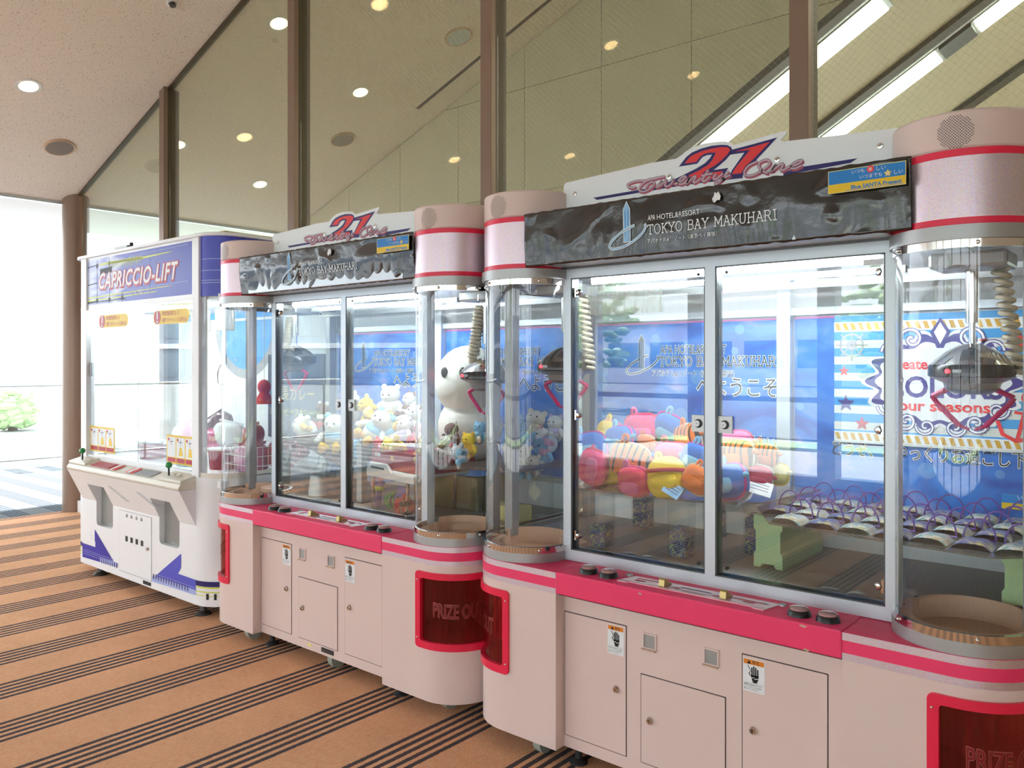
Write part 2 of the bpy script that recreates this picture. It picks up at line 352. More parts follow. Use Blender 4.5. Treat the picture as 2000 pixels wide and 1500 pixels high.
# glass partition behind the machines
MX = [-7.16, -5.19, -3.25, -1.40, .45, 2.3]
for i, x in enumerate(MX):
    t = struct(B().prism([(x, 0), (x+.085, 0), (x+.085, cz(x+.085)), (x, cz(x))], 3.55, 3.59, 'y').ob('trim_%d' % (i+2), 'bronze', bevel=.003))
    B().prism([(x+.012, 0), (x+.073, 0), (x+.073, cz(x)+.02), (x+.012, cz(x))], 3.59, 3.70, 'y').ob('glazing_bead', 'bronze_dark', t)
edges = [X0+.25]+MX+[XR]
for i in range(len(edges)-1):
    a, b = edges[i]+(.085 if i else 0), edges[i+1]
    struct(B().prism([(a, .0), (b, .0), (b, cz(b)), (a, cz(a))], 3.606, 3.614, 'y').ob('window_%d' % (i+1), 'pane_hall'))
struct(B().prism([(X0, cz(X0)-.02), (XR, cz(XR)-.02), (XR, cz(XR)), (X0, cz(X0))], 3.59, 3.64, 'y').ob('trim_8', 'bronze_dark'))
struct(B().box(X0+.2, XR, 3.58, 3.64, 0, .12).ob('baseboard_back', 'plaster'))
# round bronze column at the partition's end
pc = B().lathe([(.13, 0), (.13, cz(X0)+.1)], (-9.12, 3.62, 0), 28).ob('trim_9', 'bronze', smooth=60); struct(pc)
struct(B().box(X0+.02, X0+.10, 3.56, 3.68, 0, cz(X0)).ob('trim_10', 'bronze_dark'))
# far wall beyond the partition, its lower edge running up with the escalator; panels are separate boards
S2 = .593; l1 = lambda x: 4.14+S2*(x+2.28)
fw = struct(B().prism([(-9.3, cz(-9.3)), (-9.3, l1(-9.3)), (1.0, l1(1.0)), (1.0, cz(1.0))], YF+.02, YF+.12, 'y').ob('wall_back', 'far_panel'))
pw = .92; ph = 1.05
for i in range(11):
    for j in range(5):
        xa = -8.85+i*pw; za = 1.15+j*ph+.0
        poly = [(xa+.004, za+.004), (xa+pw-.004, za+.004), (xa+pw-.004, za+ph-.004), (xa+.004, za+ph-.004)]
        # clip by ceiling (above) and escalator line (below)
        def clip(P, f):
            o = []
            for k in range(len(P)):
                p, q = P[k], P[(k+1) % len(P)]; fp, fq = f(p), f(q)
                if fp >= 0: o.append(p)
                if fp*fq < 0: t = fp/(fp-fq); o.append((p[0]+(q[0]-p[0])*t, p[1]+(q[1]-p[1])*t))
            return o
        poly = clip(poly, lambda p: cz(p[0])-.01-p[1])
        poly = clip(poly, lambda p: p[1]-l1(p[0])-.02) if poly else []
        if len(poly) > 2 and -8.9 < xa < .9: B().prism(poly, YF, YF+.02, 'y').ob('panel', 'far_panel', fw)
# ceiling slot along the far wall
struct(B().prism([(-6.4, cz(-6.4)-.004), (-2.5, cz(-2.5)-.004), (-2.5, cz(-2.5)), (-6.4, cz(-6.4))], 5.98, 6.02, 'y').ob('trim_11', 'black_gap'))
# inclined escalator soffit with its strip lights
def slope_box(y0, y1, xa, xb, dz0, dz1, name, m, parent=None, **k):
    return B().prism([(xa, l1(xa)+dz0), (xb, l1(xb)+dz0), (xb, l1(xb)+dz1), (xa, l1(xa)+dz1)], y0, y1, 'y').ob(name, m, parent, **k)
so = struct(slope_box(6.42, 12.0, -9, 3, .0, .15, 'soffit', 'soffit_cream'))
for i, (a, b, t) in enumerate(((6.30, 6.42, .05), (7.80, 7.95, .05), (9.75, 9.95, .06))):
    struct(slope_box(a, b, -9, 3, -t, .02, 'trim_%d' % (12+i), 'trim_dark'))
for a, b in ((6.42, 6.5), (7.95, 8.05)): struct(slope_box(a, b, -9, 3, -.02, .01, 'trim_%d' % (15 if a < 7 else 16), 'satin_grey'))
for y0, y1, xa, xb, lb in ((6.55, 6.82, -4.3, -1.86, 'long strip light in the nearer row under the escalator'), (6.55, 6.82, -1.6, .8, 'upper strip light in the nearer row under the escalator'),
                        (8.1, 8.38, -4.2, -1.82, 'long strip light in the farther row under the escalator'), (8.1, 8.38, -1.56, 1.0, 'upper strip light in the farther row, top right corner')):
    r = tag(slope_box(y0-.02, y1+.02, xa, xb, -.02, .0, 'strip_light', 'satin_grey'), lb, 'light', 'escalator strip lights')
    slope_box(y0, y1, xa+.03, xb-.03, -.035, -.02, 'diffuser', 'fluoro', r)
slope_box(8.1, 8.38, -1.82, -1.56, -.04, 0, 'gap_cover', 'steel_dark', so)
struct(B().box(-9.3, XR, 12.0, 12.2, 2.7, 9).ob('wall_far', 'wall_beige'))
struct(B().box(X0, XR, YF, 14, -.1, -.002).ob('floor_far', 'wall_beige'))
# ceiling fittings
TI = math.atan(SL)
def on_ceiling(name, x, y, label, cat, group):
    return root(name, (x, y, cz(x)), label=label, cat=cat, group=group, rot=(0, -TI, 0))
def downlight(x, y, label):
    r = on_ceiling('downlight', x, y, label, 'ceiling light', 'recessed downlights')
    B().lathe([(.074, -.004), (.098, -.006), (.100, 0), (.0755, 0), (.074, -.004)], n=28).ob('trim_ring', 'white_plastic', r, smooth=60)
    B().lathe([(.0755, -.002), (.073, .03), (.066, .06), (.050, .085), (.038, .09)], n=28).ob('reflector', 'lamp_cup', r, smooth=60)
    B().lathe([(.039, .089), (.03, .075), (.0001, .068)], n=24).ob('lamp', 'lamp_warm', r, smooth=60)
for x, y, l in DL:
    downlight(x, y, l)
for x, y, l, m in ((-8.25, 3.13, 'round grey ceiling speaker in the speckled ceiling', 'speaker_cloth'), (-7.16, 5.60, 'round grey ceiling speaker beyond the glass, lower', 'speaker_cloth'), (-5.38, 5.57, 'round silver ceiling vent beyond the glass, higher', 'aluminium')):
    r = on_ceiling('ceiling_speaker', x, y, l, 'speaker', 'ceiling speakers')
    B().lathe([(.135, 0), (.135, -.012), (.125, -.016), (.118, -.012)], n=32).ob('rim', 'cream_edge', r, smooth=50)
    B().lathe([(.12, -.011), (.06, -.014), (.0001, -.015)], n=32).ob('grille', m, r, smooth=60)
r = on_ceiling('sprinkler', -6.14, 3.15, 'small round sprinkler head at the top edge of the speckled ceiling', 'sprinkler', None)
B().lathe([(.045, 0), (.045, -.006), (.03, -.012)], n=24).ob('plate', 'white_plastic', r, smooth=50)
B().lathe([(.018, -.01), (.018, -.03), (.024, -.032), (.0001, -.034)], n=16).ob('nozzle', 'steel_dark', r, smooth=50)
# outside, to the left and behind the camera (seen direct and in the glass)
struct(B().box(-120, 60, -120, 120, -.3, -.12).ob('ground', 'paving'))
struct(B().box(-9, 60, -11.0, -10.0, -.12, -.06).ob('lawn', 'lawn'))
struct(B().prism([(-120, -120), (-9, -120), (-9, -9.5), (-14, -5.2), (-16.5, -2.5), (-120, -2.5)], -.12, -.08).ob('street', 'dim_asphalt'))  # dark ground added to dim what the far glass doors mirror
struct(B().box(-9, 60, -60, -12, -.12, -.08).ob('dim_ground_near', 'dim_asphalt'))  # more dark ground, added to dim reflections in the near doors
rl = root('guard_rail', (-13.4, 0, 0), label='slim metal guard rail outside the bright left opening', cat='railing')
B().tube([(0, -5, 1.22), (0, 10, 1.22)], .022).ob('handrail', 'satin_grey', rl, smooth=True)
B().tube([(0, -5, .12), (0, 10, .12)], .015).ob('bottom_rail', 'satin_grey', rl, smooth=True)
for k in range(9): B().tube([(0, -4.6+k*1.7, 0), (0, -4.6+k*1.7, 1.22)], .018).ob('post', 'satin_grey', rl, smooth=True)
B().box(-.006, .006, -5, 10, .16, 1.15).ob('rail_glass', 'pane_clear', rl)
def tree(name, x, y, h, rad, label):
    r = root(name, (x, y, -.12), label=label, cat='tree')
    B().cyl((0, 0, 0), (0, 0, h*.6), .12, .07, 8).ob('trunk', 'trim_dark', r)
    b = B()
    for k in range(150):
        a, e, q = random.uniform(0, 2*pi), random.uniform(-.9, 1), random.random()**.4
        c = Vector((cos(a)*cos(e)*rad*q, sin(a)*cos(e)*rad*q, h*.68+sin(e)*rad*1.2*q)); d = random.uniform(.18, .34)
        M = Matrix.Rotation(random.uniform(0, pi), 3, 'Z') @ Matrix.Rotation(random.uniform(-.8, .8), 3, 'X')
        b.ell(c, (d, d*.8, d*.4), M, 6, 4)
    b.ob('foliage', 'leaf', r)
tree('street_tree', -22.5, 7.45, .75, .42, 'pale green tree beyond the guard rail at the far left')
tree('street_tree', -17, -19, 4.5, 1.8, 'green street tree mirrored in the glass doors, left')
tree('street_tree', -6, -18, 4.2, 1.7, 'green street tree mirrored in the glass doors, right')
# glazed front behind the camera: posts and rails
fr = struct(B().box(X0, XR, YB-.1, YB+.1, 0, .12).ob('wall_front', 'aluminium'))
struct(B().prism([(X0, 3.2), (XR, 3.2), (XR, cz(XR)), (X0, cz(X0))], YB-.1, YB+.1, 'y').ob('light_block_upper', 'plaster'))  # unseen upper wall, added to cut the daylight from behind the camera
struct(B().box(X0-3.4, XR, YB-3.0, YB-.1, 3.2, 3.4).ob('sky_blocker', 'plaster'))  # unseen overhang, added to hold sky light off the machine fronts
for k, x in enumerate((-9.1, -7.3, -5.5, -3.7, -1.9, -.1, 1.7, 3.5)):
    B().box(x, x+.22, YB-.12, YB+.12, .12, cz(x)).ob('window_post', 'facade_white', fr)
for z in (1.05, 2.55): B().box(X0, XR, YB-.04, YB+.04, z, z+.07).ob('window_rail', 'facade_white', fr)
bl = root('office_block', (-18, -52, 0), label='long white office block across the street, mirrored in the glass', cat='building')
B().box(-45, 45, -6, 0, -.1, 4.6).ob('wall', 'facade_white', bl); B().box(-45.3, 45.3, -6.3, .6, 4.6, 4.9).ob('roof', 'satin_grey', bl)
for j in range(1):
    for i in range(22): B().box(-44+i*4, -41+i*4, 0, .06, 1.2+j*4, 3.2+j*4).ob('window', 'facade_window', bl)
bl = root('warehouse', (-55.5, -34, 0), label='pale blue-grey warehouse beyond the street, mirrored in the far glass doors', cat='building', rz=radians(-30))
B().box(-14, 14, -6, 0, -.1, 6.5).ob('wall', 'shed_grey', bl); B().box(-14.4, 14.4, -6.4, .5, 6.5, 6.9).ob('roof', 'facade_white', bl)
for j in range(2):
    for i in range(7): B().box(-13+i*4, -10.2+i*4, 0, .06, .4+j*3.2, 2.4+j*3.2).ob('window', 'facade_window', bl)
    B().box(-14.1, 14.1, 0, .3, 2.75+j*3.2, 3.15+j*3.2).ob('sill_band', 'facade_white', bl)
SIGN={"navy2":[[-0.1158,2.2816],[-0.0844,2.3128],[-0.062,2.3248],[-0.0252,2.3331],[0.0157,2.336],[0.0513,2.3332],[0.0747,2.3285],[0.0898,2.319],[0.0944,2.3096],[0.0898,2.2952],[0.0724,2.2785],[0.0489,2.2626],[0.0229,2.248],[0.0805,2.2468],[0.0607,2.2215],[0.0489,2.2058],[-0.1579,2.2128],[-0.1682,2.2279],[-0.0919,2.2498],[-0.0448,2.2639],[-0.0107,2.2775],[0.0074,2.2912],[0.0181,2.3044],[-0.0035,2.3051],[-0.0204,2.3012],[-0.0411,2.2807]],"red2":[[-0.0919,2.2892],[-0.0695,2.3103],[-0.0522,2.3164],[-0.0204,2.3234],[0.0157,2.3261],[0.0513,2.3256],[0.0747,2.3211],[0.0851,2.3144],[0.0863,2.3077],[0.077,2.2951],[0.0536,2.2772],[0.0253,2.2619],[-0.0035,2.2509],[-0.0228,2.2417],[0.0607,2.239],[0.0536,2.2313],[0.0395,2.2137],[-0.0695,2.2229],[-0.0744,2.2438],[-0.0326,2.2554],[0.0014,2.269],[0.0181,2.2839],[0.0324,2.308],[0.011,2.3126],[-0.0107,2.3118],[-0.0277,2.3046],[-0.0448,2.2873]],"navy1":[[0.0952,2.3091],[0.1733,2.315],[0.2574,2.3229],[0.1822,2.2573],[0.1509,2.2302],[0.1351,2.2177],[0.1329,2.203],[0.0661,2.2062],[0.0859,2.2207],[0.094,2.2368],[0.1397,2.2908],[0.0801,2.2927],[0.0917,2.3021]],"red1":[[0.1055,2.3002],[0.1666,2.3055],[0.2326,2.3125],[0.1733,2.2629],[0.1464,2.2459],[0.1283,2.2208],[0.0928,2.2218],[0.1055,2.2415],[0.1599,2.2971]],"stripeL":[[-0.4968,2.217],[-0.0143,2.2231],[-0.0143,2.2116],[-0.4784,2.2059]],"stripeR":[[0.2783,2.2007],[0.3393,2.2103],[0.52,2.21],[0.4994,2.1985],[0.2783,2.1904]],"board":[[-0.6434,2.285],[-0.633,2.2961],[-0.3734,2.3073],[-0.2365,2.3143],[-0.1272,2.3129],[-0.107,2.321],[-0.0869,2.3334],[-0.0571,2.3445],[-0.0131,2.3499],[0.0277,2.3483],[0.0677,2.3434],[0.0863,2.3358],[0.0967,2.3254],[0.1131,2.3261],[0.1955,2.3333],[0.2797,2.3401],[0.2882,2.3365],[0.2854,2.329],[0.2691,2.3119],[0.273,2.306],[0.4603,2.2941],[0.6405,2.2843],[0.6478,2.28],[0.6502,2.2724]],"script":[[[-0.176,2.2543],[-0.21,2.2535],[-0.2498,2.25],[-0.2958,2.2543],[-0.3288,2.2496],[-0.3357,2.2435],[-0.3205,2.2319],[-0.2999,2.2314]],[[-0.21,2.2524],[-0.2445,2.2516],[-0.266,2.2418],[-0.2822,2.2277],[-0.2822,2.216],[-0.2633,2.2099],[-0.2365,2.2167],[-0.2192,2.2306],[-0.2245,2.2406],[-0.2418,2.2372],[-0.2579,2.2185]],[[-0.21,2.2177],[-0.1864,2.2386],[-0.1995,2.2163],[-0.1682,2.2394],[-0.1734,2.2207],[-0.1579,2.2162],[-0.1349,2.2357],[-0.1425,2.2357]],[[-0.1323,2.2194],[-0.1044,2.2268],[-0.0869,2.2389],[-0.0969,2.2426],[-0.1145,2.2316],[-0.1145,2.2192],[-0.0994,2.2155],[-0.0794,2.2265]],[[-0.0869,2.2141],[-0.0695,2.2352],[-0.0819,2.2145],[-0.0546,2.2353],[-0.0472,2.2331],[-0.0559,2.2176],[-0.0472,2.2141],[-0.0252,2.2254]],[[0.0014,2.2502],[-0.0192,2.2201],[-0.0107,2.2133],[0.0086,2.2249]],[[-0.0228,2.2343],[0.0181,2.2366]],[[0.0324,2.2323],[0.0229,2.2194],[0.0324,2.2137],[0.0583,2.2295]],[[0.0805,2.2327],[0.0583,2.211],[0.0395,2.1973],[0.03,2.1976],[0.0371,2.2064],[0.0607,2.2128],[0.0863,2.2199]],[[0.1844,2.2516],[0.1554,2.2424],[0.1397,2.2234],[0.1464,2.21],[0.1733,2.2077],[0.2086,2.2214],[0.2304,2.237],[0.2261,2.2502],[0.2108,2.2523],[0.1933,2.2449],[0.1955,2.2277],[0.2152,2.2109],[0.2239,2.2075]],[[0.2326,2.2115],[0.252,2.2304],[0.2391,2.2115],[0.2691,2.2298],[0.2776,2.2264],[0.2702,2.213],[0.2797,2.2089],[0.3008,2.2187]],[[0.3008,2.2166],[0.3238,2.2202],[0.3424,2.2285],[0.332,2.2322],[0.3092,2.2225],[0.305,2.2118],[0.3196,2.2081],[0.3393,2.2137]]]}
POUCHES=[
 ('blue', -2.021, 2.9, 1.187, 0.068, 12, 20, 'sky blue plush pouch with magenta trim at the left end of the mixed pouch heap'),
 ('yellow', -2.01, 3.05, 1.242, 0.057, -8, -10, 'yellow plush pouch with pink patch at the top left of the mixed pouch heap'),
 ('pink', -1.845, 3.05, 1.273, 0.064, 5, 15, 'hot pink plush pouch with an upright loop at the peak of the mixed pouch heap'),
 ('blue', -1.725, 3.08, 1.278, 0.063, -25, 10, 'blue plush pouch leaning at the peak of the heap, right of the hot pink one'),
 ('blue', -1.912, 2.98, 1.221, 0.064, 8, -15, 'blue plush pouch wedged above the striped orange pouch in the heap centre'),
 ('tiger', -1.796, 2.87, 1.161, 0.069, -12, 18, 'orange plush pouch with dark stripes lying across the front of the heap, left door'),
 ('pink', -1.947, 2.83, 1.123, 0.062, 80, 0, 'pink plush pouch standing on end at the left front of the clear shelf'),
 ('rose', -1.729, 2.8, 1.087, 0.059, 4, -8, 'rose pink backpack pouch lying at the front edge of the clear shelf'),
 ('yellowred', -1.597, 2.82, 1.111, 0.068, 6, 10, 'round yellow plush pouch with a red band at the front edge of the clear shelf'),
 ('tiger', -1.594, 3.0, 1.248, 0.06, 10, -20, 'orange striped plush pouch high in the heap behind the left lock plate'),
 ('palepink', -1.636, 2.93, 1.184, 0.056, 0, 12, 'pale pink plush pouch in the middle of the heap above the red banded yellow one'),
 ('blue', -1.507, 2.9, 1.182, 0.056, -18, 0, 'blue plush pouch beside the centre door post, low in the heap'),
 ('orange', -1.471, 2.83, 1.113, 0.049, -28, 8, 'plain orange plush pouch at the front edge beside the centre door post'),
 ('yellow', -1.93, 2.92, 1.094, 0.059, 10, 0, 'mustard yellow plush pouch behind the standing pink one'),
 ('tiger', -1.351, 2.92, 1.2, 0.064, 6, -12, 'large orange plush pouch with dark stripes right of the centre door post'),
 ('palepink', -1.373, 2.95, 1.237, 0.059, 4, 8, 'flat pink plush pouch lying on top of the large striped orange one'),
 ('tiger', -1.289, 3.02, 1.202, 0.045, -5, 15, 'small striped orange plush pouch at the right end of the heap'),
 ('blue', -1.342, 2.84, 1.118, 0.063, 12, -18, 'blue plush pouch with magenta trim at the front right of the clear shelf'),
 ('crimson', -1.274, 2.92, 1.128, 0.048, -10, 25, 'crimson plush pouch with white label at the right front of the heap'),
 ('paleyellow', -1.248, 3.05, 1.132, 0.039, 0, 0, 'pale yellow plush pouch at the far right end of the heap'),
 ('orange', -1.797, 3.0, 1.218, 0.035, 0, 0, 'small orange plush pouch half buried under the hot pink one'),
 ('palepink', -2.017, 3.02, 1.187, 0.041, 30, 0, 'small pale pink plush pouch between the two left blue ones'),
]
TOYS=[
 ('white', -3.799, 2.92, 1.15, 0.088, 0, 25, 'white stuffed toy in a light blue vest sitting behind the left glass door'),
 ('whitefeet', -4.19, 3.0, 1.154, 0.081, 70, 10, 'white stuffed toy lying with yellow feet sticking out to the left'),
 ('brown', -4.15, 3.1, 1.232, 0.063, 0, 0, 'brown and white stuffed toy behind the seated white one, left glass door'),
 ('pinkdot', -4.193, 2.98, 1.042, 0.053, 20, 0, 'small pink stuffed toy on the sloping sheet under the left heap'),
 ('whitefeet', -3.862, 3.1, 1.281, 0.076, 15, -20, 'white stuffed toy with yellow feet against the middle post of the far machine'),
 ('white', -3.476, 2.95, 1.194, 0.085, -30, 10, 'large white stuffed toy lying face down right of the middle post'),
 ('yellowtoy', -3.712, 3.1, 1.28, 0.066, 40, 0, 'bright yellow stuffed toy near the lock plate at the heap top'),
 ('whitefeet', -3.577, 3.15, 1.324, 0.08, 0, 15, 'white stuffed toy with yellow feet at the very top of the central heap'),
 ('browndog', -3.425, 3.15, 1.309, 0.064, 0, -15, 'white stuffed toy with brown ears at the top right of the central heap'),
 ('whitefeet', -3.296, 3.05, 1.242, 0.07, -20, 0, 'white stuffed toy with yellow feet above the yellow ball shaped one'),
 ('lilac', -3.281, 2.98, 1.181, 0.061, 10, 0, 'white stuffed toy with lilac feet above the red carton'),
 ('white', -3.419, 3.0, 1.174, 0.068, 25, 20, 'white stuffed toy with vest in the middle of the central heap'),
 ('yellowtoy', -3.208, 2.85, 1.111, 0.064, 80, 0, 'fluffy yellow stuffed toy sitting on the red carton'),
 ('redtoy', -3.333, 2.86, 1.115, 0.041, 60, 0, 'small red stuffed toy on the red carton'),
 ('brown', -3.559, 2.95, 1.07, 0.046, 10, 30, 'dark brown stuffed toy behind the red carton'),
 ('bluetoy', -3.62, 2.92, 1.054, 0.057, 5, 0, 'pale blue stuffed toy hanging down beside the middle post'),
 ('pinkdot', -3.137, 2.95, 1.185, 0.046, 0, -20, 'pink stuffed toy at the right end above the red carton'),
 ('yellowtoy', -2.926, 2.8, 1.126, 0.051, 0, 0, 'yellow stuffed toy right of the red carton behind the curved glass'),
 ('brown', -2.841, 2.9, 1.195, 0.051, 10, 0, 'brown stuffed toy with a red patch in front of the big white snowball toy'),
 ('browndog', -2.838, 2.84, 1.147, 0.043, -15, 10, 'brown eared stuffed toy low at the left of the right hand heap'),
 ('yellowred2', -2.67, 2.84, 1.16, 0.049, 5, 0, 'yellow stuffed toy in front of the big white snowball toy'),
 ('greyblue', -2.685, 2.8, 1.123, 0.049, 80, 0, 'pale grey stuffed toy with light blue belt at the right heap front'),
 ('bluetoy', -2.68, 2.92, 1.213, 0.045, 0, 15, 'pale blue stuffed toy behind the yellow one at the right'),
 ('bluetoy', -2.601, 3.12, 1.194, 0.071, 20, 0, 'pale blue stuffed toy seen through the left column of the near machine'),
 ('cream', -2.648, 3.3, 1.224, 0.069, -10, 20, 'cream stuffed toy seen through the left column of the near machine'),
 ('bluetoy', -2.54, 3.24, 1.096, 0.064, 10, 0, 'teal blue stuffed toy low in the heap behind the near left column'),
 ('palepinktoy', -2.537, 3.27, 1.161, 0.062, 60, 0, 'white stuffed toy with pink feet seen through the near left column'),
 ('cream', -2.565, 3.1, 1.089, 0.058, -20, 0, 'beige stuffed toy low in the heap seen through the near left column'),
 ('lilac', -2.535, 3.34, 1.214, 0.058, 0, 0, 'white and lilac stuffed toy at the back of the heap seen through the left column'),
 ('cream', -2.51, 3.12, 1.041, 0.05, 0, 0, 'small beige stuffed toy at the bottom of the heap seen through the left column'),
 ('redball', -3.075, 2.8, 0.831, 0.057, 90, 0, 'red and brown round stuffed toy on the floor under the white stool'),
]
# ------------------------------------------------------------------ the two pink claw machines
FL = .825-.5365; RB = .2; AL = RB*pi/2
def cpos(s, off=0):
    """point on the cabinet's plan outline (right half), s = run from the fascia seam; off = outward"""
    if s <= FL: return (.5365+s, -off)
    if s <= FL+AL:
        a = (s-FL)/RB; return (.825+(RB+off)*sin(a), .2-(RB+off)*cos(a))
    return (1.025+off, .2+s-FL-AL)
SEND = FL+AL+.74
def srange(a, b, st=.025):
    n = max(1, int(round((b-a)/st))); return [a+(b-a)*i/n for i in range(n+1)]
def strip(b, sd, s0, s1, z0, z1, off=0, thick=0):
    S = srange(s0, s1); o = []
    for of in ((off,) if not thick else (off, off+thick)):
        for z in (z0, z1): o += [(sd*cpos(s, of)[0], cpos(s, of)[1], z) for s in S]
    n = len(S); fs = [(i, i+1, n+i+1, n+i) for i in range(n-1)]
    if thick:
        fs += [(2*n+i, 2*n+i+1, 3*n+i+1, 3*n+i) for i in range(n-1)]+[(i, i+1, 2*n+i+1, 2*n+i) for i in range(n-1)]+[(n+i, n+i+1, 3*n+i+1, 3*n+i) for i in range(n-1)]
        fs += [(0, n, 3*n, 2*n), (n-1, 2*n-1, 4*n-1, 3*n-1)]
    return b.add(o, fs)
def dpath(R, sd, back=.94, a0=-pi/2, n=28):
    p = [(sd*(.825+R*sin(a0+(pi/2-a0)*i/n)), .2-R*cos(a0+(pi/2-a0)*i/n)) for i in range(n+1)]
    return p+[(sd*(.825+R), back)] if back else p
def vwall(b, path, z0, z1):
    n = len(path); return b.add([(x, y, z) for z in (z0, z1) for x, y in path], [(i, i+1, n+i+1, n+i) for i in range(n-1)])
def dprism(b, R, sd, z0, z1, back=.94):
    p = dpath(R, sd, back); return b.prism(p+[(sd*(.825-R), back)], z0, z1)
def rrect(s0, s1, z0, z1, r):
    P = []
    def seg(a, b, n): P.extend([(a[0]+(b[0]-a[0])*i/n, a[1]+(b[1]-a[1])*i/n) for i in range(n)])
    def arc(cx, cy, a): P.extend([(cx+r*cos(a+pi/2*i/5), cy+r*sin(a+pi/2*i/5)) for i in range(5)])
    seg((s0+r, z0), (s1-r, z0), 20); arc(s1-r, z0+r, -pi/2); seg((s1, z0+r), (s1, z1-r), 5); arc(s1-r, z1-r, 0)
    seg((s1-r, z1), (s0+r, z1), 20); arc(s0+r, z1-r, pi/2); seg((s0, z1-r), (s0, z0+r), 5); arc(s0+r, z0+r, pi)
    return P
# slab-serif stroke alphabet for the hotel name
LET = {'T': (.82, [[(0, 1), (.8, 1)], [(.4, 1), (.4, 0)], [(.22, 0), (.58, 0)], [(0, 1), (0, .8)], [(.8, 1), (.8, .8)]]),
 'O': (.9, [[(.45+.42*cos(2*pi*i/16), .5+.5*sin(2*pi*i/16)) for i in range(17)]]),
 'K': (.86, [[(.14, 0), (.14, 1)], [(.72, 1), (.14, .4)], [(.34, .6), (.76, 0)], [(0, 0), (.28, 0)], [(0, 1), (.28, 1)], [(.58, 1), (.84, 1)], [(.62, 0), (.9, 0)]]),
 'Y': (.84, [[(.05, 1), (.42, .5)], [(.79, 1), (.42, .5)], [(.42, .5), (.42, 0)], [(-.05, 1), (.2, 1)], [(.64, 1), (.89, 1)], [(.24, 0), (.6, 0)]]),
 'B': (.82, [[(.12, 0), (.12, 1)], [(0, 1), (.5, 1), (.68, .9), (.68, .64), (.5, .53), (.12, .53)], [(.5, .53), (.76, .42), (.76, .12), (.55, 0), (0, 0)]]),
 'A': (.86, [[(.08, 0), (.43, 1)], [(.43, 1), (.78, 0)], [(.2, .36), (.66, .36)], [(-.04, 0), (.22, 0)], [(.64, 0), (.9, 0)], [(.26, 1), (.43, 1)]]),
 'M': (1.04, [[(.12, 0), (.12, 1)], [(.12, 1), (.52, .25)], [(.52, .25), (.92, 1)], [(.92, 1), (.92, 0)], [(0, 0), (.26, 0)], [(.78, 0), (1.04, 0)], [(0, 1), (.12, 1)], [(.92, 1), (1.04, 1)]]),
 'U': (.9, [[(.14, 1), (.14, .3), (.26, .05), (.45, 0), (.64, .05), (.76, .3), (.76, 1)], [(0, 1), (.28, 1)], [(.62, 1), (.9, 1)]]),
 'H': (.92, [[(.14, 0), (.14, 1)], [(.78, 0), (.78, 1)], [(.14, .52), (.78, .52)], [(0, 0), (.28, 0)], [(.64, 0), (.92, 0)], [(0, 1), (.28, 1)], [(.64, 1), (.92, 1)]]),
 'R': (.86, [[(.12, 0), (.12, 1)], [(0, 1), (.5, 1), (.7, .88), (.7, .62), (.5, .5), (.12, .5)], [(.45, .5), (.74, 0), (.88, 0)], [(0, 0), (.28, 0)]]),
 'I': (.5, [[(.25, 0), (.25, 1)], [(.05, 0), (.45, 0)], [(.05, 1), (.45, 1)]]), ' ': (.5, [])}
def slab(b, s, x, z, w, h, y, sw, f=None):
    tot = sum(LET[c][0]+.14 for c in s)-.14; k = w/tot; cx = x
    for c in s:
        for st in LET[c][1]:
            b2 = B().ribbon([(cx+p[0]*k, z+p[1]*h) for p in st], sw, y)
            b.add([f(v[0], v[2]) for v in b2.v] if f else b2.v, b2.f)
        cx += (LET[c][0]+.14)*k
def wrink(x, z):
    """creased vinyl: folds fan up from the lower edge"""
    t = max(0, min(1, (2.15-z)/.21)); e = noise.noise((x*7, z*9, 3.1))*.005
    ph = x*42+5*noise.noise((x*4, z*2, 1)); k = abs(sin(ph))**.55      # sharp pleats
    f = (k-.5)*.013*max(0, t-.25)**1.2*(.35+1.1*abs(noise.noise((x*3, 2, 5))))
    g = max(0, noise.noise((x*11, z*16, 9))-.25)*.010
    tilt = (.034 if x > 1.5 else .022)*max(0, t-(.36 if x > 1.5 else .48))**1.4             # lower part hangs in under the header
    return e*(.4+t)+f+g-tilt
def logo(b_out, b_in, b_core, x, z, k, y, f=None):
    g = f or (lambda a, c, yy: (a, yy, c))
    def put(b, bb, yy): b.add([g(v[0], v[2], yy) for v in bb.v], bb.f)
    tw = lambda e: [(x-.0128*k-e, z-e), (x+.0128*k+e, z-e), (x+.0128*k+e, z+.118*k), (x, z+.142*k+2*e), (x-.0128*k-e, z+.118*k)]
    put(b_out, B().flat(tw(.0025), y), y); put(b_in, B().flat(tw(0), y), y-.0006)
    for q in (-.006, .006): put(b_core, B().ribbon([(x+q*k, z), (x+q*k, z+.112*k)], .0026*k, y), y-.0010)
    el = [(x+k*(.004+.078*cos(a)*.95-.02*sin(a)), z+k*(.018+.035*cos(a)+.020*sin(a))) for a in [2*pi*i/40 for i in range(6, 41)]]
    put(b_out, B().ribbon(el, .0105*k, y), y); put(b_in, B().ribbon(el, .005*k, y), y-.0006)
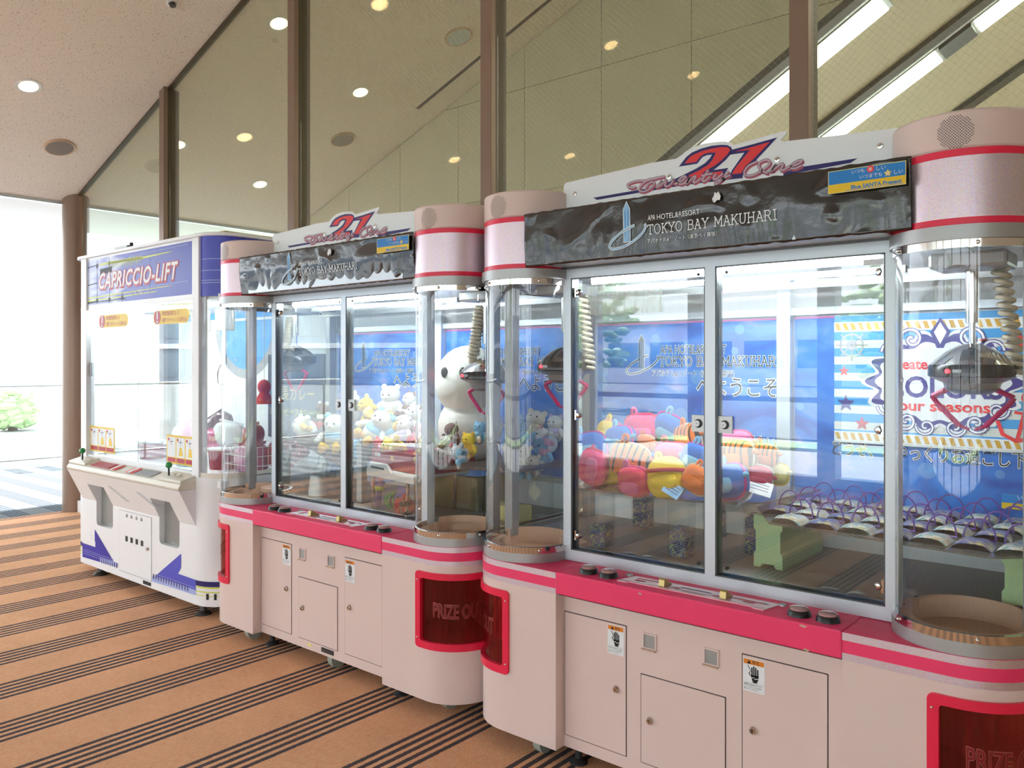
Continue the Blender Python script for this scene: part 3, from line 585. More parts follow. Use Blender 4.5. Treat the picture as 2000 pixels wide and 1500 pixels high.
def twenty_one(cx, which):
    near = which == 'near'
    R = root('claw_machine', (cx, 2.5, 0), label='nearest pink and cream two-player claw machine under a black hotel banner' if near else 'middle pink and cream two-player claw machine full of white and yellow toys', cat='claw machine', group='pink claw machines')
    # --- cabinet
    for sd in (-1, 1):
        b = B(); z0, z1 = .07, .754; o0, o1 = .2635, FL+AL+.035
        strip(b, sd, 0, SEND, z0, .335); strip(b, sd, 0, SEND, .612, z1); strip(b, sd, 0, o0, .335, .612); strip(b, sd, o1, SEND, .335, .612)
        b.add([(sd*.5365, 0, z0), (sd*.5365, .06, z0), (sd*.5365, .06, z1), (sd*.5365, 0, z1)], [(0, 1, 2, 3)])
        p = [(sd*cpos(s)[0], cpos(s)[1], z0) for s in srange(0, SEND)]+[(sd*.5365, .94, z0)]; b.add(p, [tuple(range(len(p)))])
        b.ob('side_column', 'cream', R, smooth=50)
        b = B()   # chute liner behind the prize opening
        S = srange(.2635, o1)
        top = [(sd*cpos(s, -.004)[0], cpos(s, -.004)[1]) for s in S]; inn = top+[(sd*.62, .45), (sd*.62, .2)]
        for z in (.33, .62): b.add([(x, y, z) for x, y in inn], [tuple(range(len(inn)))])
        vwall(b, [top[-1], (sd*.62, .45), (sd*.62, .2), top[0]], .33, .62); b.ob('prize_chute', 'cream_edge', R)
        strip(B(), sd, .2635, o1, .335, .612, -.006).ob('prize_flap', 'prize_pane', R, smooth=50)
        b = B(); O = rrect(o0-.03, o1+.03, .303, .640, .018); I = rrect(o0, o1, .335, .612, .012); n = len(O); vs = []
        for L_, of in ((O, 0), (O, .010), (I, .010), (I, -.012)): vs += [(sd*cpos(s, of)[0], cpos(s, of)[1], z) for s, z in L_]
        b.add(vs, [(k*n+i, k*n+(i+1) % n, (k+1)*n+(i+1) % n, (k+1)*n+i) for k in range(3) for i in range(n)])
        fr_ = b.ob('prize_frame', 'frame_pink', R, smooth=35)
        b = B()
        for s, z in ((o0-.017, .345), (o0-.017, .60), (o1+.017, .345), (o1+.017, .60)):
            x, y = cpos(s, .0102); b.ell((sd*x, y, z), (.0045,)*3, nu=8, nv=6)
        pieces(b, 'screw', 'chrome', fr_, smooth=True)
        b = B(); b2 = B(); w = .24; sm = (o0+o1)/2
        def onflap(a, c, of): s = sm+a*sd; q = cpos(s, of); return (sd*q[0], q[1], c)
        vs, fs = glyphs('PRIZE OUT'); x0 = min(v[0] for v in vs); x1 = max(v[0] for v in vs); k = w/(x1-x0)
        for bb, of, ofs in ((b, -.004, .0), (b2, -.005, .035)):
            vs2, fs2 = glyphs('PRIZE OUT', ofs); bb.add([onflap((v[0]-(x0+x1)/2)*k, .455+v[1]*.085-.012*cos((v[0]-(x0+x1)/2)*k*9), of) for v in vs2], fs2)
        b.ob('lettering', 'prize_red', fr_, fix=False); b2.ob('lettering', 'prize_outline', fr_, fix=False)
        for za, zb, m, nm in ((.731, .754, 'holographic', 'silver_stripe'), (.6935, .731, 'hot_pink', 'pink_stripe'), (.672, .6935, 'holographic', 'silver_stripe')):
            strip(B(), sd, 0, SEND, za, zb, .0012).ob(nm, m, R, smooth=50)
        p = [(sd*cpos(s)[0], cpos(s)[1]) for s in srange(0, SEND)]+[(sd*.5365, .94)]
        B().prism(p, .745, .755).ob('counter_end', 'hot_pink', R)
        # --- curved corner glass with its collars
        b = B(); p1 = dpath(.19, sd); vwall(b, p1, .757, 1.90); b.ob('curved_glass', 'pane_curved', R, smooth=50)
        b = B(); pin = dpath(.186, sd); pout = dpath(.1965, sd)
        def ring(z0, z1, ro, m, nm):
            bb = B(); po, pi_ = dpath(ro, sd), dpath(.183, sd)
            vwall(bb, po, z0, z1); vwall(bb, pi_, z0, z1); n = len(po)
            for z in (z0, z1): bb.add([(x, y, z) for x, y in po+pi_], [(i, i+1, n+i+1, n+i) for i in range(n-1)])
            return bb.ob(nm, m, R, smooth=50)
        ring(.755, .791, .198, 'satin_grey', 'base_collar'); q = ring(.791, .816, .196, 'chrome', 'chrome_ring')
        ring(1.899, 1.938, .204, 'satin_grey', 'top_collar'); q2 = ring(1.876, 1.899, .196, 'chrome', 'chrome_ring')
        for par, zz in ((q, .803), (q2, 1.888)):
            b = B()
            for a in (-50, 20, 75): b.ell((sd*(.825+.197*sin(radians(a))), .2-.197*cos(radians(a)), zz), (.006,)*3, nu=8, nv=6)
            pieces(b, 'screw', 'chrome', par, smooth=True)
        # prize shaft inside the column foot
        b = B(); sh = [(sd*(.825+.15*sin(a)), .23-.15*cos(a)) for a in [2*pi*i/36 for i in range(37)]]
        vwall(b, sh[9:28], .80, .828); vwall(b, [(sd*.84+ (x-sd*.825)*.985, .23+(y-.23)*.985) for x, y in sh[9:28]], .80, .828); b.ob('shaft_guard', 'cream_edge', R, smooth=50); B().prism([(x, y) for x, y in sh[:-1]], .7552, .757).ob('shaft_depth_disc', 'shaft_depth_brown', R)  # disc on the counter, coloured brown for the shade of a deep hole
        b = B(); rim = [(x, y) for x, y in sh[:-1]]
        vwall(b, sh, .70, .80); b.add([(x, y, .70) for x, y in rim], [tuple(range(36))]); b.ob('prize_shaft', 'cream_edge', R, smooth=50)
        b = B(); n = 36; ou = []
        for i in range(36):
            a = 2*pi*i/36; dx, dy = sin(a), -cos(a); t = min(.195/max(1e-6, abs(dx)), .19/max(1e-6, abs(dy)))
            rr = .183 if dy < 0 or True else t
            ou.append((sd*(.825+dx*max(.152, min(t, .183 if dy < .2 else .3))), .23+dy*max(.152, min(t, .19))))
        b.add([(x, y, .799) for x, y in rim]+[(x, y, .799) for x, y in ou], [(i, (i+1) % n, n+(i+1) % n, n+i) for i in range(n)]); b.ob('shaft_rim', 'cream_edge', R)
        # --- cap with speaker, pink rings and holographic drum
        dprism(B(), .195, sd, 2.147, 2.255).ob('top_cap', 'cream', R, smooth=50, bevel=.008)
        for za, zb, rr, m, nm in ((2.127, 2.147, .1955, 'frame_pink', 'pink_stripe'), (1.958, 2.127, .1945, 'holographic', 'holographic_band'), (1.938, 1.958, .1955, 'frame_pink', 'pink_stripe')):
            dprism(B(), rr, sd, za, zb).ob(nm, m, R, smooth=50)
        b = B(); ac = radians(4 if sd > 0 else -4)
        for i in range(-12, 13):
            for j in range(-12, 13):
                u, v = i*.0056, j*.0056; u, v = (u-v)*.7071, (u+v)*.7071
                if u*u+v*v > .046**2: continue
                a = ac+u/.195; rr = .1957; pts = []
                for k in range(6):
                    aa = a+.0017*cos(k*pi/3)/.195; pts.append((sd*.825+rr*sin(aa), .2-rr*cos(aa), 2.195+v+.0017*sin(k*pi/3)))
                b.add(pts, [tuple(range(6))])
        tag(b.ob('speaker_grille', 'black', R), kind='stuff')
        # side glass posts
        for y in (.245, .84): B().box(sd*.985-.022, sd*.985+.022, y, y+.05, .795, 1.93).ob('side_post', 'post_grey', R, bevel=.003)
    b = B().box(-.5365, .5365, .055, .94, .07, .70); b.ob('front_cabinet', 'cream', R)
    B().box(-.5365, .5365, -.004, .30, .673, .757).ob('control_fascia', 'hot_pink', R, bevel=.006)
    B().box(-.537, .537, .02, .10, .664, .673).ob('fascia_shadow_gap', 'black_gap', R)
    # doors
    for nm, xa, xb, za, zb, lx, lz, stk in (('l', -.531, -.255, .118, .593, -.295, .353, (-.333, -.262)), ('m', -.19, .135, .118, .434, -.152, .277, None), ('r', .197, .474, .120, .595, .236, .355, (.200, .274))):
        d = B().box(xa, xb, .052, .06, za, zb).ob('door', 'cream', R, bevel=.0012)
        B().box(xa-.003, xb+.003, .0544, .058, za-.003, zb+.003).ob('door_gap', 'black_gap', d)
        b = B().use(0).lathe([(.0001, .012), (.009, .012), (.013, .008), (.015, .002), (.0155, 0)], (lx, .0525, lz), 20, 'y'); b.use(1).box(lx-.0012, lx+.0012, .0398, .041, lz-.006, lz+.006)
        b.ob('lock', ['chrome', 'black'], d, smooth=40)
        if stk:
            xa, xb = stk; za, zb = .480, .587; s = B().box(xa, xb, .0510, .052, za, zb).ob('warning_sticker', 'white_print', d)
            w = xb-xa; y = .0504; b = B()
            b.use(0).flat([(xa+.002, zb-.018), (xb-.002, zb-.018), (xb-.002, zb-.002), (xa+.002, zb-.002)], y+.0002)
            b.use(1).flat([(xa+.014, zb-.016), (xa+.028, zb-.016), (xa+.021, zb-.004)], y); text(b, '警告', xa+.032, zb-.0145, .024, y, )
            hx, hz = xa+w*.55, za+.043; k = w/.073
            b.flat([(hx-.012*k, hz+.012), (hx-.012*k, hz+.004), (hx-.006*k, hz-.012), (hx+.007*k, hz-.012), (hx+.013*k, hz+.004), (hx+.013*k, hz+.013)], y)
            for q, t in enumerate((.036, .041, .038, .032)): b.ribbon([(hx+(-.0095+q*.0065)*k, hz+.010), (hx+(-.0095+q*.0065)*k, hz+t)], .0045*k, y)
            b.ribbon([(hx-.011*k, hz+.008), (hx-.02*k, hz+.016), (hx-.016*k, hz+.022)], .003, y); b.ribbon([(hx-.012*k, hz+.024), (hx-.024*k, hz+.042)], .0022, y)
            b.ribbon([(xa+.003, za+.0285), (xb-.003, za+.0285)], .0005, y)
            text(b, '感電する危険があります。', xa+.004, za+.021, w-.010, y); text(b, 'サービスマン以外は開け', xa+.004, za+.0135, w-.012, y); text(b, '無いでください。', xa+.004, za+.006, w-.024, y)
            b.use(2).ribbon([(hx-.013*k, hz+.002), (hx-.002, hz+.006), (hx-.001, hz+.001), (hx+.013*k, hz+.004)], .0022, y-.0003)
            b.ob('print', ['orange_print', 'black_print', 'white_print'], s, fix=False) if False else None
            pm = b.ob('warning_print', ['orange_print', 'black_print', 'white_print'], d, fix=False)
    for x in (-.155, .085):
        c = B(); c.box(x-.028, x+.028, .050, .0552, .583, .588).box(x-.028, x+.028, .050, .0552, .530, .536).box(x-.028, x-.023, .050, .0552, .536, .583).box(x+.023, x+.028, .050, .0552, .536, .583)
        c = c.ob('coin_return', 'cream', R); B().box(x-.023, x+.023, .0535, .0552, .536, .583).ob('return_flap', 'satin_grey', c)
        B().box(x-.030, x+.026, .042, .052, .527, .532).ob('return_lip', 'cream_edge', c)
    B().box(.005, .105, .0525, .056, .086, .108).ob('rating_plate', 'black', R); B().box(.010, .100, .0520, .0526, .091, .103).ob('plate_print', 'steel_dark', R)
    B().box(-.115, -.078, .0535, .056, .088, .104).ob('paper_label', 'cream_print', R)
    # feet and casters
    for x, y in ((-.50, .10), (.56, .10), (-.5, .84), (.56, .84)):
        B().lathe([(.0001, 0), (.036, 0), (.036, .006), (.014, .02), (.012, .08)], (x, y, 0), 20).ob('levelling_foot', 'dark_rubber', R, smooth=40)
    for x, y in ((-.66, .085), (.05, .12), (.84, .14), (-.74, .8), (.78, .8)):
        b = B().use(0).cyl((x-.018, y, .05), (x+.018, y, .05), .05, n=22).cyl((x-.021, y, .05), (x+.021, y, .05), .036, n=18); b.use(1).box(x-.03, x+.03, y-.02, y+.02, .062, .085); b.ob('caster', ['caster_grey', 'steel_dark'], R, smooth=40)
    # --- control panel
    for x in (-.432, -.342, .380, .470):
        b = B().use(0).lathe([(.037, 0), (.034, .014), (.030, .020), (.028, .020)], (x, .07, .756), 24)
        b.use(1).lathe([(.029, .019), (.029, .025), (.022, .028), (.0001, .0285)], (x, .07, .756), 24)
        b.use(2).disc(0, 0, .0001, 0) if False else None
        bt = b.ob('push_button', ['black', 'button_top'], R, smooth=40)
    b = B().prism([(-.285, .040), (-.25, .040), (-.235, .052), (.225, .052), (.24, .040), (.275, .040), (.295, .135), (-.262, .135)], .757, .7605)
    cp = b.ob('control_plate', 'plate_pink', R)
    b = B()
    def fl(x0, x1, y0, y1, m): b.use(m).add([(x0, y0, .7612), (x1, y0, .7612), (x1, y1, .7612), (x0, y1, .7612)], [(0, 1, 2, 3)])
    for x0, x1 in ((-.235, -.195), (-.085, -.055), (.075, .105), (.185, .225)): fl(x0, x1, .078, .095, 0)
    fl(-.055, .06, .098, .108, 1); fl(-.24, -.14, .108, .116, 2); fl(.14, .25, .10, .108, 2); fl(-.06, .08, .075, .078, 1); fl(-.04, .06, .065, .068, 1)
    b.add([(.25, .097, .7612), (.268, .104, .7612), (.25, .111, .7612)], [(0, 1, 2)]); b.ob('plate_print', ['rose_print', 'slate_print', 'red_print'], cp, fix=False)
    for x in (-.115, .120): B().prism([(.065, .7605), (.068, .786), (.078, .790), (.125, .7605)], x-.012, x+.012, 'x').ob('coin_slot', 'brass', cp, bevel=.002)
    for x in (-.29, .30): B().lathe([(.014, 0), (.013, .005), (.0001, .007)], (x, .135, .757), 14).ob('key_cap', 'satin_grey', R, smooth=40)
    # worn corners of the fascia
    if near:
        b = B()
        for x, z, w in ((.42, .748, .026), (.43, .677, .022), (-.16, .742, .016)):
            b.flat([(x-w/2, z), (x-w*.2, z+.005), (x+w/2, z+.002), (x+w*.2, z-.004)], -.0048)
        pieces(b, 'chip', 'cream_edge', R, fix=False)
    # --- window frame and glass doors
    b = B(); y0, y1 = .185, .235
    for xa, xb in ((-.638, -.600), (-.006, .034), (.606, .644)): b.box(xa, xb, y0, y1, .757, 1.945)
    for xa, xb in ((-.600, -.006), (.034, .606)): b.box(xa, xb, y0, y1, .757, .800).box(xa, xb, y0, y1, 1.902, 1.945)
    b.ob('window_frame', 'aluminium', R)
    b = B()
    for xa, xb in ((-.600, -.006), (.034, .606)):
        for q in ((xa, xa+.005, .800, 1.902), (xb-.005, xb, .800, 1.902), (xa, xb, .800, .805), (xa, xb, 1.897, 1.902)): b.box(q[0], q[1], .188, .234, q[2], q[3])
    pieces(b, 'gasket', 'steel_dark', R)
    for sd, xa, xb in ((-1, -.592, -.010), (1, .040, .600)):
        g = B().box(xa, xb, .205, .210, .812, 1.893).ob('glass_door', 'pane_clear', R)
        hx = xa+.018 if sd < 0 else xb-.018
        for z in (.858, 1.347, 1.845):
            b = B().lathe([(.0001, .013), (.008, .012), (.0125, .006), (.0135, 0)], (hx, .204, z), 18, 'y').lathe([(.0001, .013), (.012, .006), (.0135, 0)], (hx, .209, z), 12, 'y')
            b.box(min(hx, hx+sd*.018), max(hx, hx+sd*.018), .203, .212, z-.016, z+.016) if False else b.box(hx+sd*.012-.004, hx+sd*.012+.004, .196, .214, z-.020, z+.020)
            b.ob('hinge', 'chrome', g, smooth=40)
        px = -.037 if sd < 0 else .066
        b = B().use(0).box(px-.027, px+.027, .196, .205, 1.309, 1.369); b.use(1).lathe([(.0001, .002), (.016, .002), (.016, 0)], (px, .196, 1.339), 20, 'y'); b.use(0).lathe([(.0001, .010), (.011, .010), (.012, 0)], (px-.002, .196, 1.339), 20, 'y'); b.use(1).box(px-.005, px+.001, .1855, .1862, 1.338, 1.340)
        b.ob('lock_plate', ['satin_bright', 'black'], g, smooth=30, bevel=0)
        b = B()
        for x in (xa+.03 if sd > 0 else xb-.03,):
            for z in (.83, 1.88): b.lathe([(.0001, .004), (.006, .004), (.006, 0)], (x, .204, z), 12, 'y')
        pieces(b, 'bumper', 'dark_rubber', g, smooth=40)
        if near and sd < 0: B().box(-.53, -.19, .2035, .2045, 1.75, 1.865).ob('faded_notice', 'faded_paper', g)
        if near and sd > 0:
            t = B().box(.535, .595, .2035, .2045, 1.868, 1.886).ob('rating_label', 'white_print', g)
    # --- header, banner, sign board
    B().box(-.640, .640, .035, .94, 1.945, 2.15).ob('roof_housing', 'aluminium', R, bevel=.003)
    B().box(-.64, .64, .165, .18, 1.938, 1.946).ob('soffit_seam', 'steel_dark', R)
    b = B(); nx, nz = 220, 26; xa, xb, za, zb = -.712, .722, 1.941, 2.152; vs = []
    for j in range(nz+1):
        for i in range(nx+1):
            x = xa+(xb-xa)*i/nx; z = za+(zb-za)*j/nz; ed = (.004*noise.noise((x*30, 0, 7)) if j in (0, nz) else 0)
            vs.append((x, .024-wrink(x+(0 if near else 3.3), z), z+ed))
    b.add(vs, [(j*(nx+1)+i, j*(nx+1)+i+1, (j+1)*(nx+1)+i+1, (j+1)*(nx+1)+i) for j in range(nz) for i in range(nx)])
    bn = b.ob('banner', 'black_vinyl', R, smooth=80); md = bn.modifiers.new('thick', 'SOLIDIFY'); md.thickness = .002; md.offset = 1
    f = lambda a, c, d=.0: (a, .0205-wrink(a+(0 if near else 3.3), c)-d, c)
    g3 = lambda a, c, y: (a, .0205-wrink(a+(0 if near else 3.3), c)+(y-.02), c)
    b1, b2, b3 = B(), B(), B(); logo(b1, b2, b3, -.232, 1.997, 1.0, .02, g3)
    lg = b1.ob('building_logo', 'white_print', bn, fix=False); b2.ob('logo_fill', 'paleblue_print', R, fix=False); b3.ob('logo_core', 'blue_print', R, fix=False)
    b = B(); text(b, 'APA', -.143, 2.062, .030, 0, h=.028, f=f, shear=.1); text(b, 'HOTEL&RESORT', -.106, 2.062, .165, 0, h=.026, f=f)
    slab(b, 'TOKYO BAY MAKUHARI', -.143, 2.014, .470, .032, 0, .0034, f); text(b, 'アパホテル&リゾート〈東京ベイ幕張〉', -.146, 1.984, .268, 0, h=.0165, f=f)
    bb = B().flat([(.112, 2.095), (.118, 2.092), (.127, 2.10), (.136, 2.098), (.139, 2.112), (.131, 2.128), (.124, 2.122), (.118, 2.128), (.114, 2.114), (.108, 2.106)], .012); bb.ob('small_sticker', 'white_print', bn, fix=False)
    b.ob('banner_lettering', 'white_print', bn, fix=False)
    sb = SIGN['board']; poly = [(-.645, 2.11)]+[tuple(p) for p in sb]+[(sb[-1][0]+.002, 2.11)]
    B().prism(poly, .195, .202, 'y').ob('sign_board', 'sign_white', R)
    y = .1945; b = B()
    b.use(0).flat(SIGN['stripeL'], y).flat(SIGN['stripeR'], y).flat(SIGN['navy2'], y-.0003).flat(SIGN['navy1'], y-.0003)
    b.use(1).flat(SIGN['red2'], y-.0006).flat(SIGN['red1'], y-.0006)
    for m, w, dx, dz, q in ((2, .0100, .0032, -.0050, .0009), (3, .0098, 0, 0, .0012), (4, .0062, 0, 0, .0015)):
        b.use(m)
        for k, st in enumerate(SIGN['script']): b.ribbon(st, w, y-q-k*.00002, dx, dz, 6)
    b.ob('sign_print', ['navy_print', 'red_print', 'rose_print', 'slate_print', 'pink_print'], R, fix=False)
    b = B()
    for x, z in ((-.586, 2.246), (-.155, 2.25), (.257, 2.248), (.588, 2.238)): b.lathe([(.0001, .009), (.004, .009), (.0045, .005), (.009, .004), (.010, 0)], (x, .195, z), 14, 'y')
    pieces(b, 'sign_bolt', 'chrome', R, smooth=40)
    # sticker on the banner, lettering only
    y = .0075 if near else .006
    st = B().box(.492, .712, y, y+.0012, 2.069, 2.137).ob('sticker', 'cream_print', R)
    b = B().use(0).flat([(.494, 2.096), (.710, 2.096), (.710, 2.135), (.494, 2.135)], y-.0003)
    b.use(1).flat([(.494, 2.071), (.710, 2.071), (.710, 2.096), (.494, 2.096)], y-.0003)
    b.use(3).disc(.615, 2.127, .0105, y-.0006); b.use(1).flat([(.663+.012*cos(pi/2+i*pi/5)*(1 if i % 2 == 0 else .5), 2.108+.012*sin(pi/2+i*pi/5)*(1 if i % 2 == 0 else .5)) for i in range(10)], y-.0006)
    b.use(2); text(b, 'いつも', .562, 2.121, .036, y-.0009); text(b, '楽', .609, 2.1225, .011, y-.0009); text(b, 'しい', .632, 2.121, .025, y-.0009)
    text(b, 'いつまでも', .585, 2.103, .062, y-.0009); text(b, '嬉', .657, 2.103, .011, y-.0009); text(b, 'しい', .680, 2.103, .024, y-.0009)
    b.use(0); text(b, 'Blue SANTA Present', .560, 2.0755, .140, y-.0009, h=.016, offset=.03); b.use(0).ribbon([(.545, 2.0728), (.705, 2.0728)], .0012, y-.0009)
    b.ob('sticker_print', ['blue_print', 'yellow_print', 'white_print', 'red_print'], st, fix=False)
    # --- interior
    B().box(-.638, .638, .24, .93, .757, .795).box(-1.02, -.638, .40, .93, .757, .795).box(.638, 1.02, .40, .93, .757, .795).ob('prize_floor', 'grey_floor', R)
    B().box(-1.02, 1.02, .93, .955, .70, 1.945).ob('back_wall', 'white_panel', R)
    B().box(-1.015, 1.015, .24, .93, 1.925, 1.945).ob('inner_ceiling', 'white_panel', R)
    B().box(-.03, .03, .885, .93, .795, 1.925).ob('back_post', 'aluminium', R, bevel=.003)
    for x in (-1.0, .97): B().box(x, x+.03, .90, .93, .795, 1.925).ob('corner_post', 'aluminium', R)
    B().box(-1.0, 1.0, .90, .93, 1.76, 1.79).ob('back_rail', 'aluminium', R); B().box(-1.0, 1.0, .905, .93, .93, .955).ob('back_rail', 'satin_grey', R)
    B().box(-.6, .6, .43, .46, 1.862, 1.885).ob('gantry_rail', 'satin_grey', R); B().box(-1.0, 1.0, .80, .83, 1.862, 1.89).ob('gantry_rail', 'satin_grey', R)
    lt = B().box(-.58, .58, .255, .31, 1.905, 1.925).ob('lamp_housing', 'white_panel', R)
    B().tube([(-.56, .283, 1.893), (.56, .283, 1.893)], .012, 10).ob('fluorescent_tube', 'tube_white', lt, smooth=True)
    for bx in (-.985, .035):
        pp = B().box(bx, bx+.95, .922, .93, .96, 1.752).ob('poster', 'poster_blue', R)
        B().box(bx, bx+.95, .920, .9225, 1.744, 1.752).ob('poster_edge', 'magenta_print', pp)
        y = .9195; q = bx
        bo, bi, bw = B(), B(), B(); logo(bo, bi, bw, q+.27, 1.53, 1.15, y)
        for (s, x, z, w, h) in (('APA HOTEL&RESORT', .375, 1.602, .335, .056), ('アパホテル&リゾート〈東京ベイ幕張〉', .33, 1.497, .42, .034), ('へようこそ。', .565, 1.415, .42, .096), ('どうぞ、ごゆっくりお過ごし下さい', .16, 1.185, .78, .066)):
            text(bo, s, q+x, z, w, y, h=h, offset=.045); text(bi, s, q+x, z, w, y-.0007, h=h)
        slab(bo, 'TOKYO BAY MAKUHARI', q+.37, 1.545, .59, .042, y, .0095); slab(bi, 'TOKYO BAY MAKUHARI', q+.37, 1.545, .59, .042, y-.0007, .0042)
        bo.ob('outline_print', 'white_print', pp, fix=False); bi.ob('poster_print', 'black_print', pp, fix=False); bw.ob('logo_core', 'blue_print', pp, fix=False)
    # --- claws
    for x, y, z, cord in (((.80, .42, 1.535, 1), (-.80, .42, 1.545, 2)) if near else ((.79, .44, 1.50, 3), (-.80, .46, 1.58, 4))):
        B().box(x-.11, x+.11, y-.08, y+.10, 1.855, 1.905).ob('claw_carriage', 'satin_grey', R, bevel=.01)
        b = B().use(0).lathe([(.012, .085), (.035, .08), (.07, .062), (.105, .035), (.122, .018)], (x, y, z), 30)
        b.use(1).lathe([(.122, .018), (.126, .012), (.126, -.018), (.120, -.022)], (x, y, z), 30)
        b.use(2).lathe([(.120, -.022), (.095, -.034), (.082, -.04), (.075, -.062), (.05, -.075), (.0001, -.078)], (x, y, z), 30)
        c = b.ob('claw', ['chrome', 'claw_band', 'claw_cup'], R, smooth=35)
        B().cyl((x, y, z+.07), (x, y, z+.16), .010).cyl((x, y, z+.15), (x, y, 1.86), .019).ob('shaft', 'chrome', c, smooth=40)
        B().ell((x-.045, y-.121, z-.002), (.007,)*3, nu=8, nv=6).ob('indicator_lamp', 'led_red', c, smooth=True)
        B().box(x-.03, x-.005, y-.1275, y-.118, z-.007, z+.003).ob('indicator_window', 'claw_cup', c)
        for sd in (-1, 1):
            P = [Vector((x+sd*.055, y, z-.055)), Vector((x+sd*.115, y, z-.085)), Vector((x+sd*.10, y, z-.108)), Vector((x+sd*.035, y, z-.178)), Vector((x+sd*.008, y, z-.188))]
            bb = B()
            for i in range(4): bb.tube([P[i], P[i+1]], .009 if i < 3 else .005, 6)
            bb.ob('claw_arm', 'magenta', c, smooth=40)
        b = B()
        if cord in (1, 2): a, e, r0, tr = Vector((x+.075, y+.02, 1.855)), Vector((x+.125, y+.01, z-.01)), .022, 13
        else: a, e, r0, tr = Vector((x-.03, y-.01, 1.84)), Vector((x-.07, y-.02, z+.085)), .024, 14
        pth = []
        for i in range(tr*12+1):
            t = i/(tr*12); an = 2*pi*tr*t; pth.append(a.lerp(e, t)+Vector((cos(an)*r0, sin(an)*r0, 0)))
        b.tube(pth, .0075, 6); b.ob('coil_cord', 'beige_hose', c, smooth=60)
        if cord > 2: B().tube(crom([e, e+Vector((.0, 0, -.03)), e+Vector((.05, 0, -.04)), Vector((x, y, z+.06))], 6), .02, 8).ob('hose_end', 'beige_hose', c, smooth=60)
    return R
mat('shaft_depth_brown', (190, 150, 122), .6); mat('post_grey', (150, 152, 154), .4, .5); mat('prize_red', (136, 16, 22), .4); mat('prize_outline', (168, 84, 78), .5)
mat('caster_grey', (168, 172, 160), .5); mat('button_top', (196, 150, 148), .15, coat=.5); mat('plate_pink', (246, 190, 196), .2, coat=.6)
mat('satin_bright', (214, 218, 220), .45, .4); mat('sign_white', (250, 252, 254), .3, var=.005); mat('magenta_print', (206, 90, 170), .4)
glass('faded_paper', (.93, .95, .93), .8, haze=.42, hcol=(.9, .9, .86))
def vinyl_black():
    m, n, out = nt('black_vinyl'); L = n.links.new; p = nd(n, 'ShaderNodeBsdfPrincipled'); L(p.outputs[0], out.inputs[0])
    p.inputs['Base Color'].default_value = lin((40, 35, 32)); p.inputs['Roughness'].default_value = .14; p.inputs['Specular IOR Level'].default_value = .9
    tc = nd(n, 'ShaderNodeTexCoord'); no = nd(n, 'ShaderNodeTexNoise'); no.inputs['Scale'].default_value = 26; no.inputs['Detail'].default_value = 5; L(tc.outputs['Object'], no.inputs['Vector'])
    bp = nd(n, 'ShaderNodeBump'); bp.inputs['Strength'].default_value = .10; bp.inputs['Distance'].default_value = .01; L(no.outputs['Fac'], bp.inputs['Height']); L(bp.outputs[0], p.inputs['Normal'])
vinyl_black()
def poster_mat():
    m, n, out = nt('poster_blue'); L = n.links.new; p = nd(n, 'ShaderNodeBsdfPrincipled'); L(p.outputs[0], out.inputs[0]); p.inputs['Roughness'].default_value = .35
    tc = nd(n, 'ShaderNodeTexCoord'); mp = nd(n, 'ShaderNodeMapping'); mp.inputs['Scale'].default_value = (1.4, 1, 2.6); L(tc.outputs['Object'], mp.inputs[0])
    no = nd(n, 'ShaderNodeTexNoise'); no.inputs['Scale'].default_value = 1.8; no.inputs['Detail'].default_value = 5; no.inputs['Distortion'].default_value = 1.2; L(mp.outputs[0], no.inputs['Vector'])
    cr = nd(n, 'ShaderNodeValToRGB'); e = cr.color_ramp.elements
    e[0].position = .32; e[0].color = lin((20, 82, 178)); e[1].position = .50; e[1].color = lin((42, 126, 218))
    for q, c in ((.60, (96, 146, 222)), (.70, (172, 166, 226)), (.78, (130, 184, 236))):
        x = e.new(q); x.color = lin(c)
    L(no.outputs['Fac'], cr.inputs[0])
    vo = nd(n, 'ShaderNodeTexVoronoi'); vo.inputs['Scale'].default_value = 6; L(tc.outputs['Object'], vo.inputs['Vector'])
    lt = nd(n, 'ShaderNodeMath', operation='LESS_THAN'); lt.inputs[1].default_value = .22; L(vo.outputs['Distance'], lt.inputs[0])
    ml = nd(n, 'ShaderNodeMath', operation='MULTIPLY'); ml.inputs[1].default_value = .28; L(lt.outputs[0], ml.inputs[0])
    mx = nd(n, 'ShaderNodeMix', data_type='RGBA'); mx.inputs[7].default_value = lin((150, 204, 226)); L(ml.outputs[0], mx.inputs[0]); L(cr.outputs[0], mx.inputs[6]); L(mx.outputs[2], p.inputs['Base Color'])
poster_mat()
CN, CM = -1.36, -3.442
near_m = twenty_one(CN, 'near'); mid_m = twenty_one(CM, 'middle')
